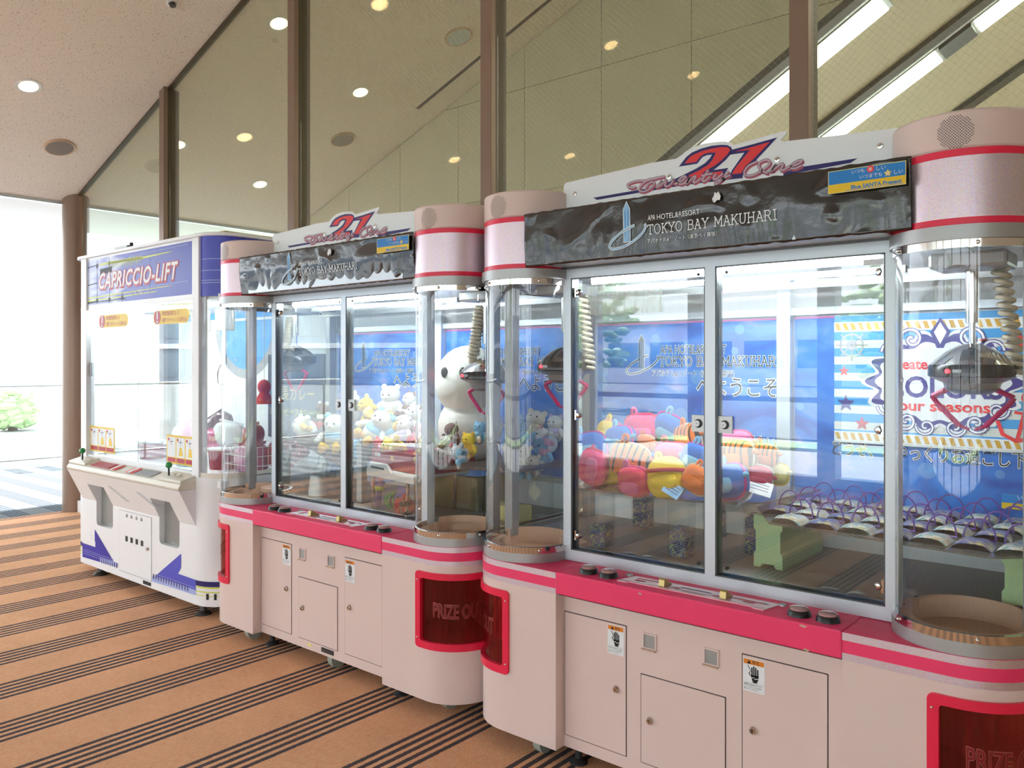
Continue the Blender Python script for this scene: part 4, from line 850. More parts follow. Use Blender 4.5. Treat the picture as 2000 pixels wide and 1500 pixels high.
# ------------------------------------------------------------------ the white and blue machine at the far left
def blue_art(name, kind):
    m, n, out = nt(name); L = n.links.new; p = nd(n, 'ShaderNodeBsdfPrincipled'); L(p.outputs[0], out.inputs[0]); p.inputs['Roughness'].default_value = .3
    tc = nd(n, 'ShaderNodeTexCoord'); sx = nd(n, 'ShaderNodeSeparateXYZ'); L(tc.outputs['Object'], sx.inputs[0])
    no = nd(n, 'ShaderNodeTexNoise'); no.inputs['Scale'].default_value = 3; mp = nd(n, 'ShaderNodeMapping'); mp.inputs['Scale'].default_value = (1, 1, 6) if kind else (.8, 1, 9); L(tc.outputs['Object'], mp.inputs[0]); L(mp.outputs[0], no.inputs['Vector'])
    ad = nd(n, 'ShaderNodeMath', operation='MULTIPLY_ADD'); ad.inputs[1].default_value = .55; ad.inputs[2].default_value = .47; L(sx.outputs[0], ad.inputs[0])
    a2 = nd(n, 'ShaderNodeMath', operation='MULTIPLY_ADD'); a2.inputs[1].default_value = .45; L(no.outputs['Fac'], a2.inputs[0]); L(ad.outputs[0], a2.inputs[2])
    cr = nd(n, 'ShaderNodeValToRGB'); e = cr.color_ramp.elements
    cols = ((.30, (206, 214, 240)), (.42, (120, 126, 214)), (.52, (214, 220, 240)), (.62, (36, 40, 184)), (.9, (30, 34, 176))) if kind else ((.2, (42, 46, 180)), (.5, (36, 40, 164)), (.8, (84, 92, 206)))
    e[0].position, e[0].color = cols[0][0], lin(cols[0][1]); e[1].position, e[1].color = cols[-1][0], lin(cols[-1][1])
    for q, c in cols[1:-1]: e.new(q).color = lin(c)
    L(a2.outputs[0], cr.inputs[0]); L(cr.outputs[0], p.inputs['Base Color'])
mat('crimson_print', (196, 36, 60), .4); mat('cardboard', (196, 168, 130), .9); mat('navy_board', (52, 62, 88), .4)
blue_art('lift_art', 1); blue_art('lift_blue', 0)
mat('lift_white', (250, 251, 253), .35, var=.015, scale=4, coat=.2); mat('lift_cream', (238, 232, 218), .4, var=.02); mat('smoke_flap', (150, 150, 148), .25, var=.1, scale=5)
mat('green_knob', (30, 150, 80), .25, coat=.4); mat('lime_print', (222, 232, 60), .4); mat('lilac_print', (176, 190, 240), .4); mat('bluegrad', (90, 170, 236), .4, var=.15, scale=2)
LX = -5.535; HF = .82; RC = .2
LR = root('lift_game_machine', (LX, 2.57, 0), label='white and blue two-player prize machine with green joysticks at the far left', cat='claw machine')
def lplan(off=0, back=.88, n=10):
    r = [(HF+(RC+off)*sin(pi/2*i/n), RC-(RC+off)*cos(pi/2*i/n)) for i in range(n+1)]
    return [(-x, y) for x, y in r[::-1]]+r, back
def lstrip(b, z0, z1, off, sides=(-1, 1)):
    p, back = lplan(off); p = [(p[0][0], back)]+p+[(p[-1][0], back)]; vwall(b, p, z0, z1); return b
lcr = .557; ty = -.11; tz = .785
# body: side corners and back
b = B(); p, bk = lplan(); h = len(p)//2
vwall(b, [(p[0][0], bk)]+p[:h], .075, .86); vwall(b, p[h:]+[(p[-1][0], bk)], .075, .86)
b.add([(x, y, .075) for x, y in [(p[0][0], bk)]+p+[(p[-1][0], bk)]], [tuple(range(len(p)+2))]); b.add([(-1.02, bk, .075), (1.02, bk, .075), (1.02, bk, .86), (-1.02, bk, .86)], [(0, 1, 2, 3)])
b.ob('body', 'lift_white', LR, smooth=50)
# front face with two prize openings that run over the crease
xs = [-HF, -.584, -.318, .357, .618, HF]; fy = lambda z: 0 if z <= lcr else ty*(z-lcr)/(tz-lcr)
b = B(); zs = [.075, .386, lcr, .69, tz]
for i in range(5):
    for j in range(4):
        if i in (1, 3) and j in (1, 2): continue
        b.add([(xs[i], fy(zs[j]), zs[j]), (xs[i+1], fy(zs[j]), zs[j]), (xs[i+1], fy(zs[j+1]), zs[j+1]), (xs[i], fy(zs[j+1]), zs[j+1])], [(0, 1, 2, 3)])
for sd in (-1, 1): b.add([(sd*HF, 0, lcr), (sd*HF, ty, tz), (sd*HF, 0, tz)], [(0, 1, 2)])
for (xa, xb) in ((-.584, -.318), (.357, .618)):     # rounded lower corners
    for cx, sg in ((xa, 1), (xb, -1)):
        q = [(cx, 0, .386)]+[(cx+sg*.035*(1-cos(a)), -.0001, .386+.035*(1-sin(a))) for a in [pi/2*k/5 for k in range(6)]]
        b.add(q, [tuple(range(len(q)))])
b.ob('front_panel', 'lift_white', LR)
for (xa, xb) in ((-.584, -.318), (.357, .618)):
    b = B()
    for x in (xa, xb): b.add([(x, 0, .386), (x, .12, .386), (x, .12, .69), (x, fy(.69), .69), (x, 0, lcr)], [(0, 1, 2, 3, 4)])
    b.add([(xa, 0, .386), (xb, 0, .386), (xb, .12, .386), (xa, .12, .386)], [(0, 1, 2, 3)]); b.add([(xa, fy(.69), .69), (xb, fy(.69), .69), (xb, .12, .69), (xa, .12, .69)], [(0, 1, 2, 3)])
    pz = b.ob('prize_opening', 'lift_white', LR)
    B().box(xa+.002, xb-.002, .035, .04, .388, .688).ob('flap', 'smoke_flap', pz)
# console top
b = B().prism([(ty, tz), (ty-.005, .80), (ty+.01, .822), (.0, .852), (.02, .86), (.02, tz)], -HF, HF, 'x'); b.ob('console', 'lift_cream', LR, bevel=.004)
b = B()
for x in (-.74, .62): b.use(0).prism([(-.095, .825), (-.095, .842), (.015, .872), (.015, .84)], x-.09, x+.19, 'x')
pieces(b, 'joystick_base', 'lift_cream', LR, bevel=.004)
for x in (-.70, .42 if False else .58):
    j = B().cyl((x, -.05, .85), (x, -.05, .905), .006, n=10).ob('joystick', 'black', LR, smooth=40); B().ell((x, -.05, .918), (.021,)*3, nu=16, nv=10).ob('knob', 'green_knob', j, smooth=True)
    for q in (.06, .12): B().lathe([(.017, 0), (.016, .006), (.012, .009), (.0001, .009)], (x+q, -.045, .862), 16).ob('button', 'lift_cream', LR, smooth=40)
inc = Matrix.Rotation(math.atan2(.03, .09), 3, 'X')
def slant(xa, xb, ya, yb, m, nm, dz=.0): 
    z = lambda y: .824+.30*(y+.10)+dz; return B().add([(xa, ya, z(ya)), (xb, ya, z(ya)), (xb, yb, z(yb)), (xa, yb, z(yb)), (xa, ya, z(ya)+.004), (xb, ya, z(ya)+.004), (xb, yb, z(yb)+.004), (xa, yb, z(yb)+.004)], [(4, 5, 6, 7), (0, 1, 5, 4), (1, 2, 6, 5), (2, 3, 7, 6), (3, 0, 4, 7)]).ob(nm, m, LR)
slant(-.50, -.22, -.08, -.01, 'rose_print', 'instruction_print'); slant(-.20, -.10, -.08, -.01, 'red_print', 'coin_plate'); slant(.05, .15, -.08, -.01, 'red_print', 'coin_plate'); slant(.18, .40, -.08, -.01, 'grey_print', 'instruction_print')
for q in (-.165, .085): slant(q, q+.03, -.085, -.005, 'lift_white', 'coin_slot', .003)
# vents: each louvre is a short slot on the sloped panel
for x0 in (-.195, .225):
    for k in range(9):
        z = .708-k*.0105; x = x0+k*.021; y = fy(z)-.0012
        B().box(x-.030, x+.030, y-.0008, y+.001, z-.0026, z+.0026).ob('vent_slot', 'grey_print', LR)
# service door
d = B().box(-.213, .25, -.003, .004, .122, .537).ob('service_door', 'lift_white', LR, bevel=.001); B().box(-.217, .254, -.0012, .002, .118, .541).ob('door_gap', 'grey_print', d)
for k in range(4):
    B().box(-.118+k*.075, -.084+k*.075, -.0042, -.002, .335, .371).ob('coin_window', 'black_print', d)
    B().lathe([(.0001, .006), (.011, .004), (.013, 0)], (-.10+k*.072, -.003, .512-.0*k), 12, 'y').ob('coin_button', 'satin_grey', d, smooth=40)
B().lathe([(.0001, .010), (.011, .009), (.013, 0)], (.208, -.003, .329), 16, 'y').ob('lock', 'chrome', d, smooth=40)
B().box(.136, .243, -.003, .002, .087, .109).ob('rating_plate', 'black_print', LR); B().box(-.767, -.67, -.002, .001, .262, .324).ob('label', 'white_print', LR)
# blue livery low on the front and round the corners
b = B(); y = -.0016
b.use(0).flat([(-HF, .222), (-.60, .222), (-.60, .262), (-.610, .262), (-.610, .350), (-.255, .134), (-HF, .118)], y).flat([(.640, .362), (.258, .138), (HF, .134), (HF, .228), (.60, .230), (.64, .272)], y)
pieces(b, 'livery', 'lift_blue', LR, fix=False)
b = B(); b.use(0)
for za, zb, sd in ((.118, .222, 1), (.118, .222, -1)):
    pp = [(sd*(HF+(RC+.0016)*sin(pi/2*i/10)), RC-(RC+.0016)*cos(pi/2*i/10)) for i in range(11)]+[(sd*1.0216, .88)]; vwall(b, pp, .196, .228)
pieces(b, 'corner_livery', 'navy_print', LR, smooth=50)
b = B()
for sd in (-1, 1):
    for za, zb in ((.186, .194), (.160, .166), (.138, .142)):
        vwall(b, [(sd*(HF+(RC+.0018)*sin(pi/2*i/10)), RC-(RC+.0018)*cos(pi/2*i/10)) for i in range(11)]+[(sd*1.0218, .88)], za, zb)
pieces(b, 'yellow_line', 'lime_print', LR, smooth=50)
for xa, xb in ((-.52, -.24), (.262, HF)): B().flat([(xa, .122), (xb, .134), (xb, .164), (xa, .160)], y-.0003).ob('pale_band', 'lilac_print', LR, fix=False)
def ticks(pts, w, nm):
    for k, (x, z0, z1) in enumerate(pts): B().flat([(x, z0), (x+w, z0), (x+w, z1), (x, z1)], y-.0006).ob(nm, 'navy_print' if k % 2 == 0 else 'navy_print', LR, fix=False)
ticks([(-.50+k*.034, .128, .160) for k in range(8)]+[(.275+k*.034, .142, .175) for k in range(14)], .014, 'dash')
b = B()
for xa, xb in ((-.80, -.30), (.30, HF)):
    for z in (.165, .178, .150): b.ribbon([(xa, z), (xb, z)], .0025, y-.0009)
pieces(b, 'pin_line', 'lilac_print', LR, fix=False)
for sd in (-1, 1):
    for k in range(3):
        a0 = .45+k*.25; bb = B(); vwall(bb, [(sd*(HF+(RC+.002)*sin(a)), RC-(RC+.002)*cos(a)) for a in (a0, a0+.08)], .118, .155); bb.ob('dash', 'black_print', LR)
for x, yy in ((-.66, .06), (.80, .06), (-.7, .75), (.8, .75)):
    B().lathe([(.0001, 0), (.05, 0), (.05, .008), (.022, .026), (.018, .08)], (x, yy, 0), 20).ob('levelling_foot', 'steel_dark', LR, smooth=40)
for x, yy in ((-.75, .12), (.92, .2)): B().cyl((x-.015, yy, .04), (x+.015, yy, .04), .04, n=18).ob('caster', 'caster_grey', LR, smooth=40)
# upper frame, windows, sign
for x in (-.82, .79): B().box(x-.03 if x < 0 else x-.02, x+.06, .0, .06, .855, 2.33).ob('corner_post', 'lift_white', LR, bevel=.003)
b = B().box(-.79, .77, .012, .06, 1.945, 1.985).box(-.79, .77, .012, .06, .855, .885).box(-.79, .77, .012, .06, 2.315, 2.335); pieces(b, 'cross_rail', 'lift_white', LR)
B().box(-.79, -.765, .014, .05, .885, 1.945).ob('window_gasket', 'black', LR)
gd = B().box(-.765, .77, .03, .036, .885, 1.945).ob('window_pane', 'pane_clear', LR)
B().box(.70, .745, .024, .03, 1.42, 1.475).ob('lock_plate', 'satin_bright', gd); B().box(-.765, -.725, .02, .03, 1.46, 1.56).ob('latch', 'satin_grey', gd, bevel=.004)
for x in (.0,): B().box(x-.002, x+.002, .028, .0295, .885, 1.945).ob('pane_joint', 'grey_print', gd)
sg = B().box(-.765, .77, .012, .03, 1.985, 2.315).ob('sign_panel', 'lift_art', LR); y = .0115
b = B()
for k in range(26): b.use(0).flat([(-.42+k*.02+.006*random.random(), 2.225), (-.42+k*.02+.006, 2.225), (-.42+k*.02+.006+.005, 2.285-.02*random.random()), (-.42+k*.02, 2.285)], y)
b.use(0).flat([(-.56, 2.262), (.1, 2.258), (.5, 2.270), (.5, 2.274), (.1, 2.272), (-.56, 2.276)], y).flat([(-.75, 2.03), (.5, 2.052), (.5, 2.056), (-.75, 2.040)], y).flat([(-.75, 2.008), (.3, 2.025), (.3, 2.03), (-.75, 2.018)], y)
b.use(1)
for z in (2.00, 2.26, 2.13): b.ribbon([(-.765, z), (-.60, z+.01)], .006, y-.0002)
for x in (-.60, -.40, -.20): b.ribbon([(x, 1.99), (x, 2.30 if x < -.3 else 2.05)], .005, y-.0002); b.disc(x, 2.01, .018, y-.0003, 8)
b.disc(-.60, 2.262, .018, y-.0003, 8); b.ribbon([(-.765, 1.998), (-.15, 2.005)], .006, y-.0002)
b.flat([(-.55, 2.235), (-.36, 2.242), (-.36, 2.20), (-.55, 2.19)], y-.0003)
T = 'CAPRICCIO-LIFT'
for m, of, dx, dz, q in ((2, .075, .004, -.006, .0005), (2, .06, 0, 0, .0006), (3, .02, 0, 0, .0008)):
    b.use(m); text(b, T, -.565+dx, 2.095+dz, 1.14, y-q, h=.155, offset=of, shear=.28, space=1.12)
b.use(3); text(b, 'TAITO', -.06, 2.028, .16, y-.0006, h=.036); b.use(4); text(b, 'エレガントリフト', -.06, 1.998, .22, y-.0006, h=.022) if False else None
for x in (.2, .28): b.use(5).ribbon([(x, 2.0), (x+.0, 2.30)], .003, y-.0001)
for z in (2.29, 2.06): b.use(5).ribbon([(-.1, z), (.7, z+.01)], .003, y-.0001)
b.ob('sign_print', ['lime_print', 'black_print', 'crimson_print', 'white_print', 'yellow_print', 'lilac_print'], sg, fix=False)
# rounded blue corner of the sign and curved corner glass
for sd in (-1, 1):
    pp = [(sd*(HF+.03+RC*.95*sin(pi/2*i/10)), RC-RC*.95*cos(pi/2*i/10)+.005) for i in range(11)]+[(sd*(HF+.03+RC*.95), .88)]
    pp = [(min(1.02, max(-1.02, x)), y_) for x, y_ in pp]
    if sd < 0: pp = [(x, y_) for x, y_ in pp]
    b = B(); vwall(b, pp, 1.965, 2.33); cn = b.ob('corner_panel', 'lift_blue', LR, smooth=50)
    b = B()
    for z in (2.19, 2.12, 2.06, 2.045): vwall(b, [(x*1.0008, y_-.001) for x, y_ in pp], z, z+.004)
    pieces(b, 'corner_line', 'lilac_print', cn, smooth=50)
    b = B(); vwall(b, pp, .885, 1.965); b.ob('curved_glass', 'pane_curved', LR, smooth=50)
    b = B(); vwall(b, [(x, y_-.001) for x, y_ in pp], .855, .887); b.ob('glass_sill', 'lift_cream', LR, smooth=50)
top = [(-1.03, .88)]+[(-(HF+.03+RC*sin(pi/2*i/8)), RC-RC*cos(pi/2*i/8)-.01) for i in range(9)][::-1]+[((HF+.03+RC*sin(pi/2*i/8)), RC-RC*cos(pi/2*i/8)-.01) for i in range(9)]+[(1.03, .88)]
B().prism(top, 2.33, 2.352).ob('roof', 'lift_white', LR, bevel=.004)
B().box(-.30, -.10, .0, .05, 2.352, 2.37).ob('roof_clip', 'satin_grey', LR, bevel=.004); B().cyl((-.08, .02, 2.352), (-.08, .02, 2.385), .012).ob('roof_knob', 'black', LR)
b = B().box(.25, .98, .1, .7, 2.354, 2.366); b.ob('cardboard_sheet', 'cardboard', LR)
B().box(-1.0, 1.0, .06, .87, .80, .84).ob('prize_floor', 'lift_white', LR); bw_ = B().box(-1.02, 1.02, .86, .88, .86, 2.33).ob('back_wall', 'white_panel', LR); B().box(-1.0, 1.0, .06, .86, 1.95, 1.98).ob('inner_ceiling', 'white_panel', LR)
b = B().use(0); cx, cz_ = -.02, 1.88
arc = lambda r, n=28: [(cx+r*cos(pi+pi*i/n), cz_+r*sin(pi+pi*i/n)) for i in range(n+1)]
b.flat(arc(.44), .858); b.use(1).flat(arc(.37), .8575); b.use(2).flat([(-.98, 1.90), (.98, 1.90), (.98, 1.95), (-.98, 1.95)], .857); b.ob('back_print', ['grey_print', 'bluegrad', 'bluegrad'], bw_, fix=False)
b = B().box(.30, .98, .845, .86, 1.02, 1.62); cb = b.ob('curry_poster', 'navy_board', LR); y = .844; b = B()
text(b, '社長カレー', .36, 1.30, .50, y, h=.115); text(b, '本格派ビーフカレー', .33, 1.185, .52, y, h=.066); b.ob('gold_lettering', 'gold_print', cb, fix=False)
lt = B().box(-.7, .7, .08, .14, 1.93, 1.95).ob('lamp_housing', 'white_panel', LR); B().tube([(-.68, .11, 1.92), (.68, .11, 1.92)], .012, 10).ob('fluorescent_tube', 'tube_white', lt, smooth=True)
for x in (.10, .42):   # the two lifting hooks
    c = B().box(x-.05, x+.05, .38, .48, 1.78, 1.93).ob('hook_carriage', 'white_panel', LR, bevel=.01); B().cyl((x, .43, 1.55), (x, .43, 1.80), .012).ob('hook_shaft', 'chrome', c, smooth=40)
    B().tube([(x-.10*sin(a), .43, 1.46+.10*cos(a)) for a in [.1+2.6*i/14 for i in range(15)]], .006, 8).ob('hook', 'chrome', c, smooth=60)
# stickers on the pane
for x in (-.609, .219):
    s = B().prism([(x+.03, 1.905), (x+.43, 1.905), (x+.455, 1.89), (x+.465, 1.862), (x+.455, 1.832), (x+.43, 1.812), (x+.03, 1.812), (x+.005, 1.83), (x, 1.858), (x+.005, 1.888)], .0275, .0295, 'y').ob('warning_sticker', 'yellow_print', gd)
    b = B().use(0).disc(x+.055, 1.858, .046, .0268, 20); b.use(1).ribbon([(x+.055, 1.895), (x+.055, 1.850)], .018, .0262); b.disc(x+.055, 1.828, .010, .0262, 10); b.use(0); text(b, '時間制限なく', x+.12, 1.868, .22, .0268, h=.032); text(b, '何度でもチャレンジ出来るよ', x+.12, 1.826, .32, .0268, h=.032)
    b.ob('sticker_print', ['crimson_print', 'white_print'], LR, fix=False)
for x, w in ((-.755, .40), (.40, .36)):
    s = B().box(x, x+w, .0275, .0295, .912, 1.095).ob('instruction_sticker', 'yellow_print', gd); b = B()
    for k in range(3):
        q = x+.012+k*(w-.012)/3; ww = (w-.012)/3-.012
        b.use(0).flat([(q, .955), (q+ww, .955), (q+ww, 1.082), (q, 1.082)], .0270); b.use(1).flat([(q, .922), (q+ww, .922), (q+ww, .950), (q, .950)], .0270); b.use(1).disc(q+.016, 1.066, .011, .0266, 12)
        b.use(2).ribbon([(q+ww*.5, 1.07), (q+ww*.5, 1.03)], .004, .0266); b.ribbon([(q+ww*.3, 1.05), (q+ww*.7, 1.055)], .004, .0266)
        if k: b.use(3).flat([(q+ww*.3, .965), (q+ww*.8, .965), (q+ww*.65, 1.02), (q+ww*.4, 1.02)], .0266)
    b.ob('sticker_print', ['white_print', 'crimson_print', 'slate_print', 'yellow_print'], LR, fix=False)
# ------------------------------------------------------------------ prizes
def plush(name, col, var=.06): mat(name, col, .9, var=var, scale=30, bump=.5, bscale=350, sheen=.1)
for k, c in dict(blue=(52, 116, 206), magenta_cloth=(206, 40, 150), yellow=(244, 206, 44), pinkcloth=(232, 58, 124), rose=(228, 52, 96), palepink=(236, 104, 160), orange=(240, 122, 44), crimson=(206, 36, 84), paleyellow=(240, 226, 140),
                 whitep=(240, 240, 232), brownp=(112, 74, 58), lilacp=(206, 190, 226), skyp=(140, 200, 232), redp=(206, 34, 44), creamp=(238, 222, 190), greyp=(206, 208, 214), goldfeet=(246, 192, 72), pinkp=(240, 170, 190)).items(): plush('pl_'+k, c)
def tiger():
    m, n, out = nt('pl_tiger'); L = n.links.new; p = nd(n, 'ShaderNodeBsdfPrincipled'); L(p.outputs[0], out.inputs[0]); p.inputs['Roughness'].default_value = .95; p.inputs['Sheen Weight'].default_value = .3
    tc = nd(n, 'ShaderNodeTexCoord'); wv = nd(n, 'ShaderNodeTexWave', bands_direction='X'); wv.inputs['Scale'].default_value = .95; wv.inputs['Distortion'].default_value = 2.5; wv.inputs['Detail'].default_value = 1; L(tc.outputs['Object'], wv.inputs['Vector'])
    cr = nd(n, 'ShaderNodeValToRGB'); cr.color_ramp.interpolation = 'CONSTANT'; cr.color_ramp.elements[0].color = lin((44, 34, 32)); cr.color_ramp.elements[1].position = .26; cr.color_ramp.elements[1].color = lin((238, 122, 42)); L(wv.outputs['Fac'], cr.inputs[0]); L(cr.outputs[0], p.inputs['Base Color'])
tiger()
_pm = {}
def shared(key, fn):
    if key not in _pm: _pm[key] = fn()
    return _pm[key]
def inst(me, name, parent, smooth=True):
    o = bpy.data.objects.new(name, me); COL.objects.link(o); o.parent = parent; return o
def mesh_of(b, mats, smooth=60):
    o = b.ob('tmp', mats, smooth=smooth); me = o.data; bpy.data.objects.remove(o); return me
PV = dict(blue=('pl_blue', 'pl_magenta_cloth', 'pl_skyp'), yellow=('pl_yellow', 'pl_palepink', 'pl_yellow'), pink=('pl_pinkcloth', 'pl_rose', 'pl_palepink'), rose=('pl_rose', 'pl_pinkcloth', 'pl_palepink'), tiger=('pl_tiger', 'pl_creamp', 'pl_orange'),
          yellowred=('pl_yellow', 'pl_redp', 'pl_yellow'), palepink=('pl_palepink', 'pl_pinkcloth', 'pl_palepink'), orange=('pl_orange', 'pl_creamp', 'pl_orange'), crimson=('pl_crimson', 'pl_whitep', 'pl_crimson'), paleyellow=('pl_paleyellow', 'pl_yellow', 'pl_paleyellow'))
def pouch(kind, x, y, z, r, tilt, rz, label):
    a, c, d = PV[kind]; R = root('plush_pouch', (x, y, z), label=label, cat='plush pouch', group='plush pouches heaped on the clear shelf', scale=r*1.18, rot=(radians(random.uniform(-15, 15)), radians(-tilt), radians(rz)))
    rnd = kind == 'yellowred'
    inst(shared(('body', a, rnd), lambda: mesh_of(B().ell((0, 0, 0), (1.0, .62, .86 if not rnd else 1.05), e=.62 if not rnd else .85, nu=22, nv=14), a)), 'body', R)
    inst(shared(('zip', c, rnd), lambda: mesh_of(B().tube([(1.02*math.copysign(abs(cos(t))**.62, cos(t)), -.02, .88*(1 if not rnd else 1.2)*math.copysign(abs(sin(t))**.62, sin(t))) for t in [2*pi*i/40 for i in range(40)]] if not rnd else [(1.04*cos(t)*.97, .66*sin(t), .30) for t in [2*pi*i/40 for i in range(40)]], .07 if not rnd else .11, 6, True), c)), 'zip_band', R)
    inst(shared(('pocket', c, d), lambda: mesh_of(B().ell((0, -.50, -.22), (.66, .16, .40), e=.6, nu=16, nv=8), d)), 'front_pocket', R)
    inst(shared(('loop', d), lambda: mesh_of(B().tube(crom([(-.55, 0, .75), (-.50, 0, 1.15), (-.38, 0, 1.22), (-.28, 0, 1.1), (-.3, 0, .78)], 4), .10, 8), d)), 'loop', R)
    inst(shared(('stub', d), lambda: mesh_of(B().ell((.95, 0, .25), (.34, .14, .16), nu=10, nv=7), d)), 'side_tab', R)
    inst(shared(('stub2', d), lambda: mesh_of(B().ell((-.95, 0, -.15), (.30, .14, .16), nu=10, nv=7), d)), 'side_tab', R)
for it in POUCHES: pouch(*it)
TV = dict(white=('pl_whitep', 'pl_goldfeet', 'pl_skyp'), whitefeet=('pl_whitep', 'pl_goldfeet', 'pl_whitep'), brown=('pl_brownp', 'pl_redp', 'pl_whitep'), pinkdot=('pl_pinkp', 'pl_redp', 'pl_pinkp'), yellowtoy=('pl_yellow', 'pl_goldfeet', 'pl_paleyellow'),
          browndog=('pl_whitep', 'pl_brownp', 'pl_brownp'), lilac=('pl_whitep', 'pl_lilacp', 'pl_lilacp'), redtoy=('pl_redp', 'pl_pinkp', 'pl_redp'), bluetoy=('pl_skyp', 'pl_creamp', 'pl_skyp'), yellowred2=('pl_yellow', 'pl_goldfeet', 'pl_goldfeet'), greyblue=('pl_greyp', 'pl_skyp', 'pl_skyp'),
          cream=('pl_creamp', 'pl_skyp', 'pl_creamp'), palepinktoy=('pl_whitep', 'pl_pinkp', 'pl_pinkp'), redball=('pl_redp', 'pl_brownp', 'pl_brownp'))
def toy(kind, x, y, z, r, tilt, rz, label):
    a, c, d = TV[kind]; R = root('stuffed_toy', (x, y, z), label=label, cat='stuffed toy', group='stuffed toys heaped in the middle machine', scale=r*1.22, rot=(radians(random.uniform(-20, 10)), radians(-tilt), radians(rz)))
    inst(shared(('tb', a), lambda: mesh_of(B().ell((0, 0, -.25), (.62, .52, .66), nu=18, nv=11), a)), 'body', R)
    inst(shared(('th', a), lambda: mesh_of(B().ell((0, -.05, .55), (.62, .54, .52), nu=18, nv=11), a)), 'head', R)
    for sx in (-1, 1):
        inst(shared(('ta', a, sx), lambda: mesh_of(B().tube([(sx*.42, -.05, .05), (sx*.72, -.2, -.1), (sx*.86, -.32, -.3)], [.2, .18, .17], 8).ell((sx*.88, -.34, -.33), (.19, .17, .19), nu=10, nv=6), a)), 'arm', R)
        inst(shared(('tl', c, sx), lambda: mesh_of(B().tube([(sx*.25, -.15, -.65), (sx*.36, -.55, -.72)], [.2, .19], 8).ell((sx*.40, -.72, -.68), (.24, .22, .32), nu=12, nv=7), c)), 'foot', R)
        inst(shared(('te', d, sx), lambda: mesh_of(B().ell((sx*.46, .02, .98), (.2, .12, .2), nu=10, nv=6), d)), 'ear', R)
    inst(shared(('tv', d), lambda: mesh_of(B().lathe([(.60, -.22), (.64, -.10), (.56, .12), (.40, .18)], n=18), d)), 'vest', R).scale = (1, .86, 1)
    for sx in (-1, 1): inst(shared(('ty', sx), lambda: mesh_of(B().ell((sx*.2, -.55, .60), (.06, .05, .07), nu=8, nv=5), 'black')), 'eye', R)
    inst(shared(('tn', a), lambda: mesh_of(B().ell((0, -.54, .44), (.20, .12, .14), nu=10, nv=6).ell((0, -.66, .48), (.05, .03, .04), nu=8, nv=5), a)), 'snout', R)
for it in TOYS: toy(*it)
# big white snowball toy
R = root('snowball_toy', (-2.93, 3.12, 1.06), label='big white two-ball plush toy in the right half of the middle machine', cat='stuffed toy', rot=(0, 0, radians(12)))
B().ell((0, 0, .16), (.175, .15, .18), nu=24, nv=14).ob('body', 'pl_whitep', R, smooth=True); B().ell((0, -.01, .40), (.185, .16, .19), nu=24, nv=14).ob('head', 'pl_whitep', R, smooth=True)
for sx in (-1, 1): B().ell((sx*.055, -.160, .45), (.020, .012, .028), nu=12, nv=8).ob('eye', 'black', R, smooth=True)
# --- near machine, left half: clear shelf on four gravel-filled blocks
sh = tag(B().prism([(-2.05, 2.76), (-1.47, 2.79), (-1.25, 2.92), (-1.20, 3.38), (-2.05, 3.38)], 1.032, 1.040).ob('shelf_plate', 'acrylic_smoke'), 'smoky clear shelf plate carrying the mixed plush pouches', 'shelf')
def gravel_mat():
    m, n, out = nt('gravel'); L = n.links.new; p = nd(n, 'ShaderNodeBsdfPrincipled'); L(p.outputs[0], out.inputs[0]); p.inputs['Roughness'].default_value = .4
    tc = nd(n, 'ShaderNodeTexCoord'); vo = nd(n, 'ShaderNodeTexVoronoi'); vo.inputs['Scale'].default_value = 110; L(tc.outputs['Object'], vo.inputs['Vector'])
    cr = nd(n, 'ShaderNodeValToRGB'); e = cr.color_ramp.elements; e[0].color = lin((20, 70, 130)); e[1].color = lin((90, 160, 190)); e.new(.6).color = lin((30, 100, 160)); e.new(.9).color = lin((150, 190, 110))
    L(vo.outputs['Color'], cr.inputs[0]); L(cr.outputs[0], p.inputs['Base Color'])
    bp = nd(n, 'ShaderNodeBump'); bp.inputs['Strength'].default_value = 1; bp.inputs['Distance'].default_value = .01; L(vo.outputs['Distance'], bp.inputs['Height']); L(bp.outputs[0], p.inputs['Normal'])
gravel_mat()
for x, y, l, gh in ((-1.90, 2.82, 'clear block of blue gravel at the front left under the smoky shelf', .09), (-1.56, 2.87, 'clear block of blue gravel at the front right under the smoky pouch shelf', .11), (-1.98, 3.28, 'clear block of blue gravel at the back left under the smoky shelf', .15), (-1.62, 3.28, 'clear block of blue gravel at the back middle under the smoky shelf', .15), (-1.36, 3.12, 'clear block of blue gravel at the far right under the smoky shelf', .15)):
    R = root('acrylic_stand', (x, y, .796), label=l, cat='stand', group='gravel-filled clear blocks'); 
    B().box(-.042, .042, -.042, .042, 0, .236).ob('shell', 'acrylic', R, bevel=.01); b = B().box(-.036, .036, -.036, .036, .004, gh); b.ob('gravel', 'gravel', R, bevel=.006)
    B().box(-.028, .028, -.028, .028, gh, gh+.012).ob('gravel_top', 'gravel', R, bevel=.005)
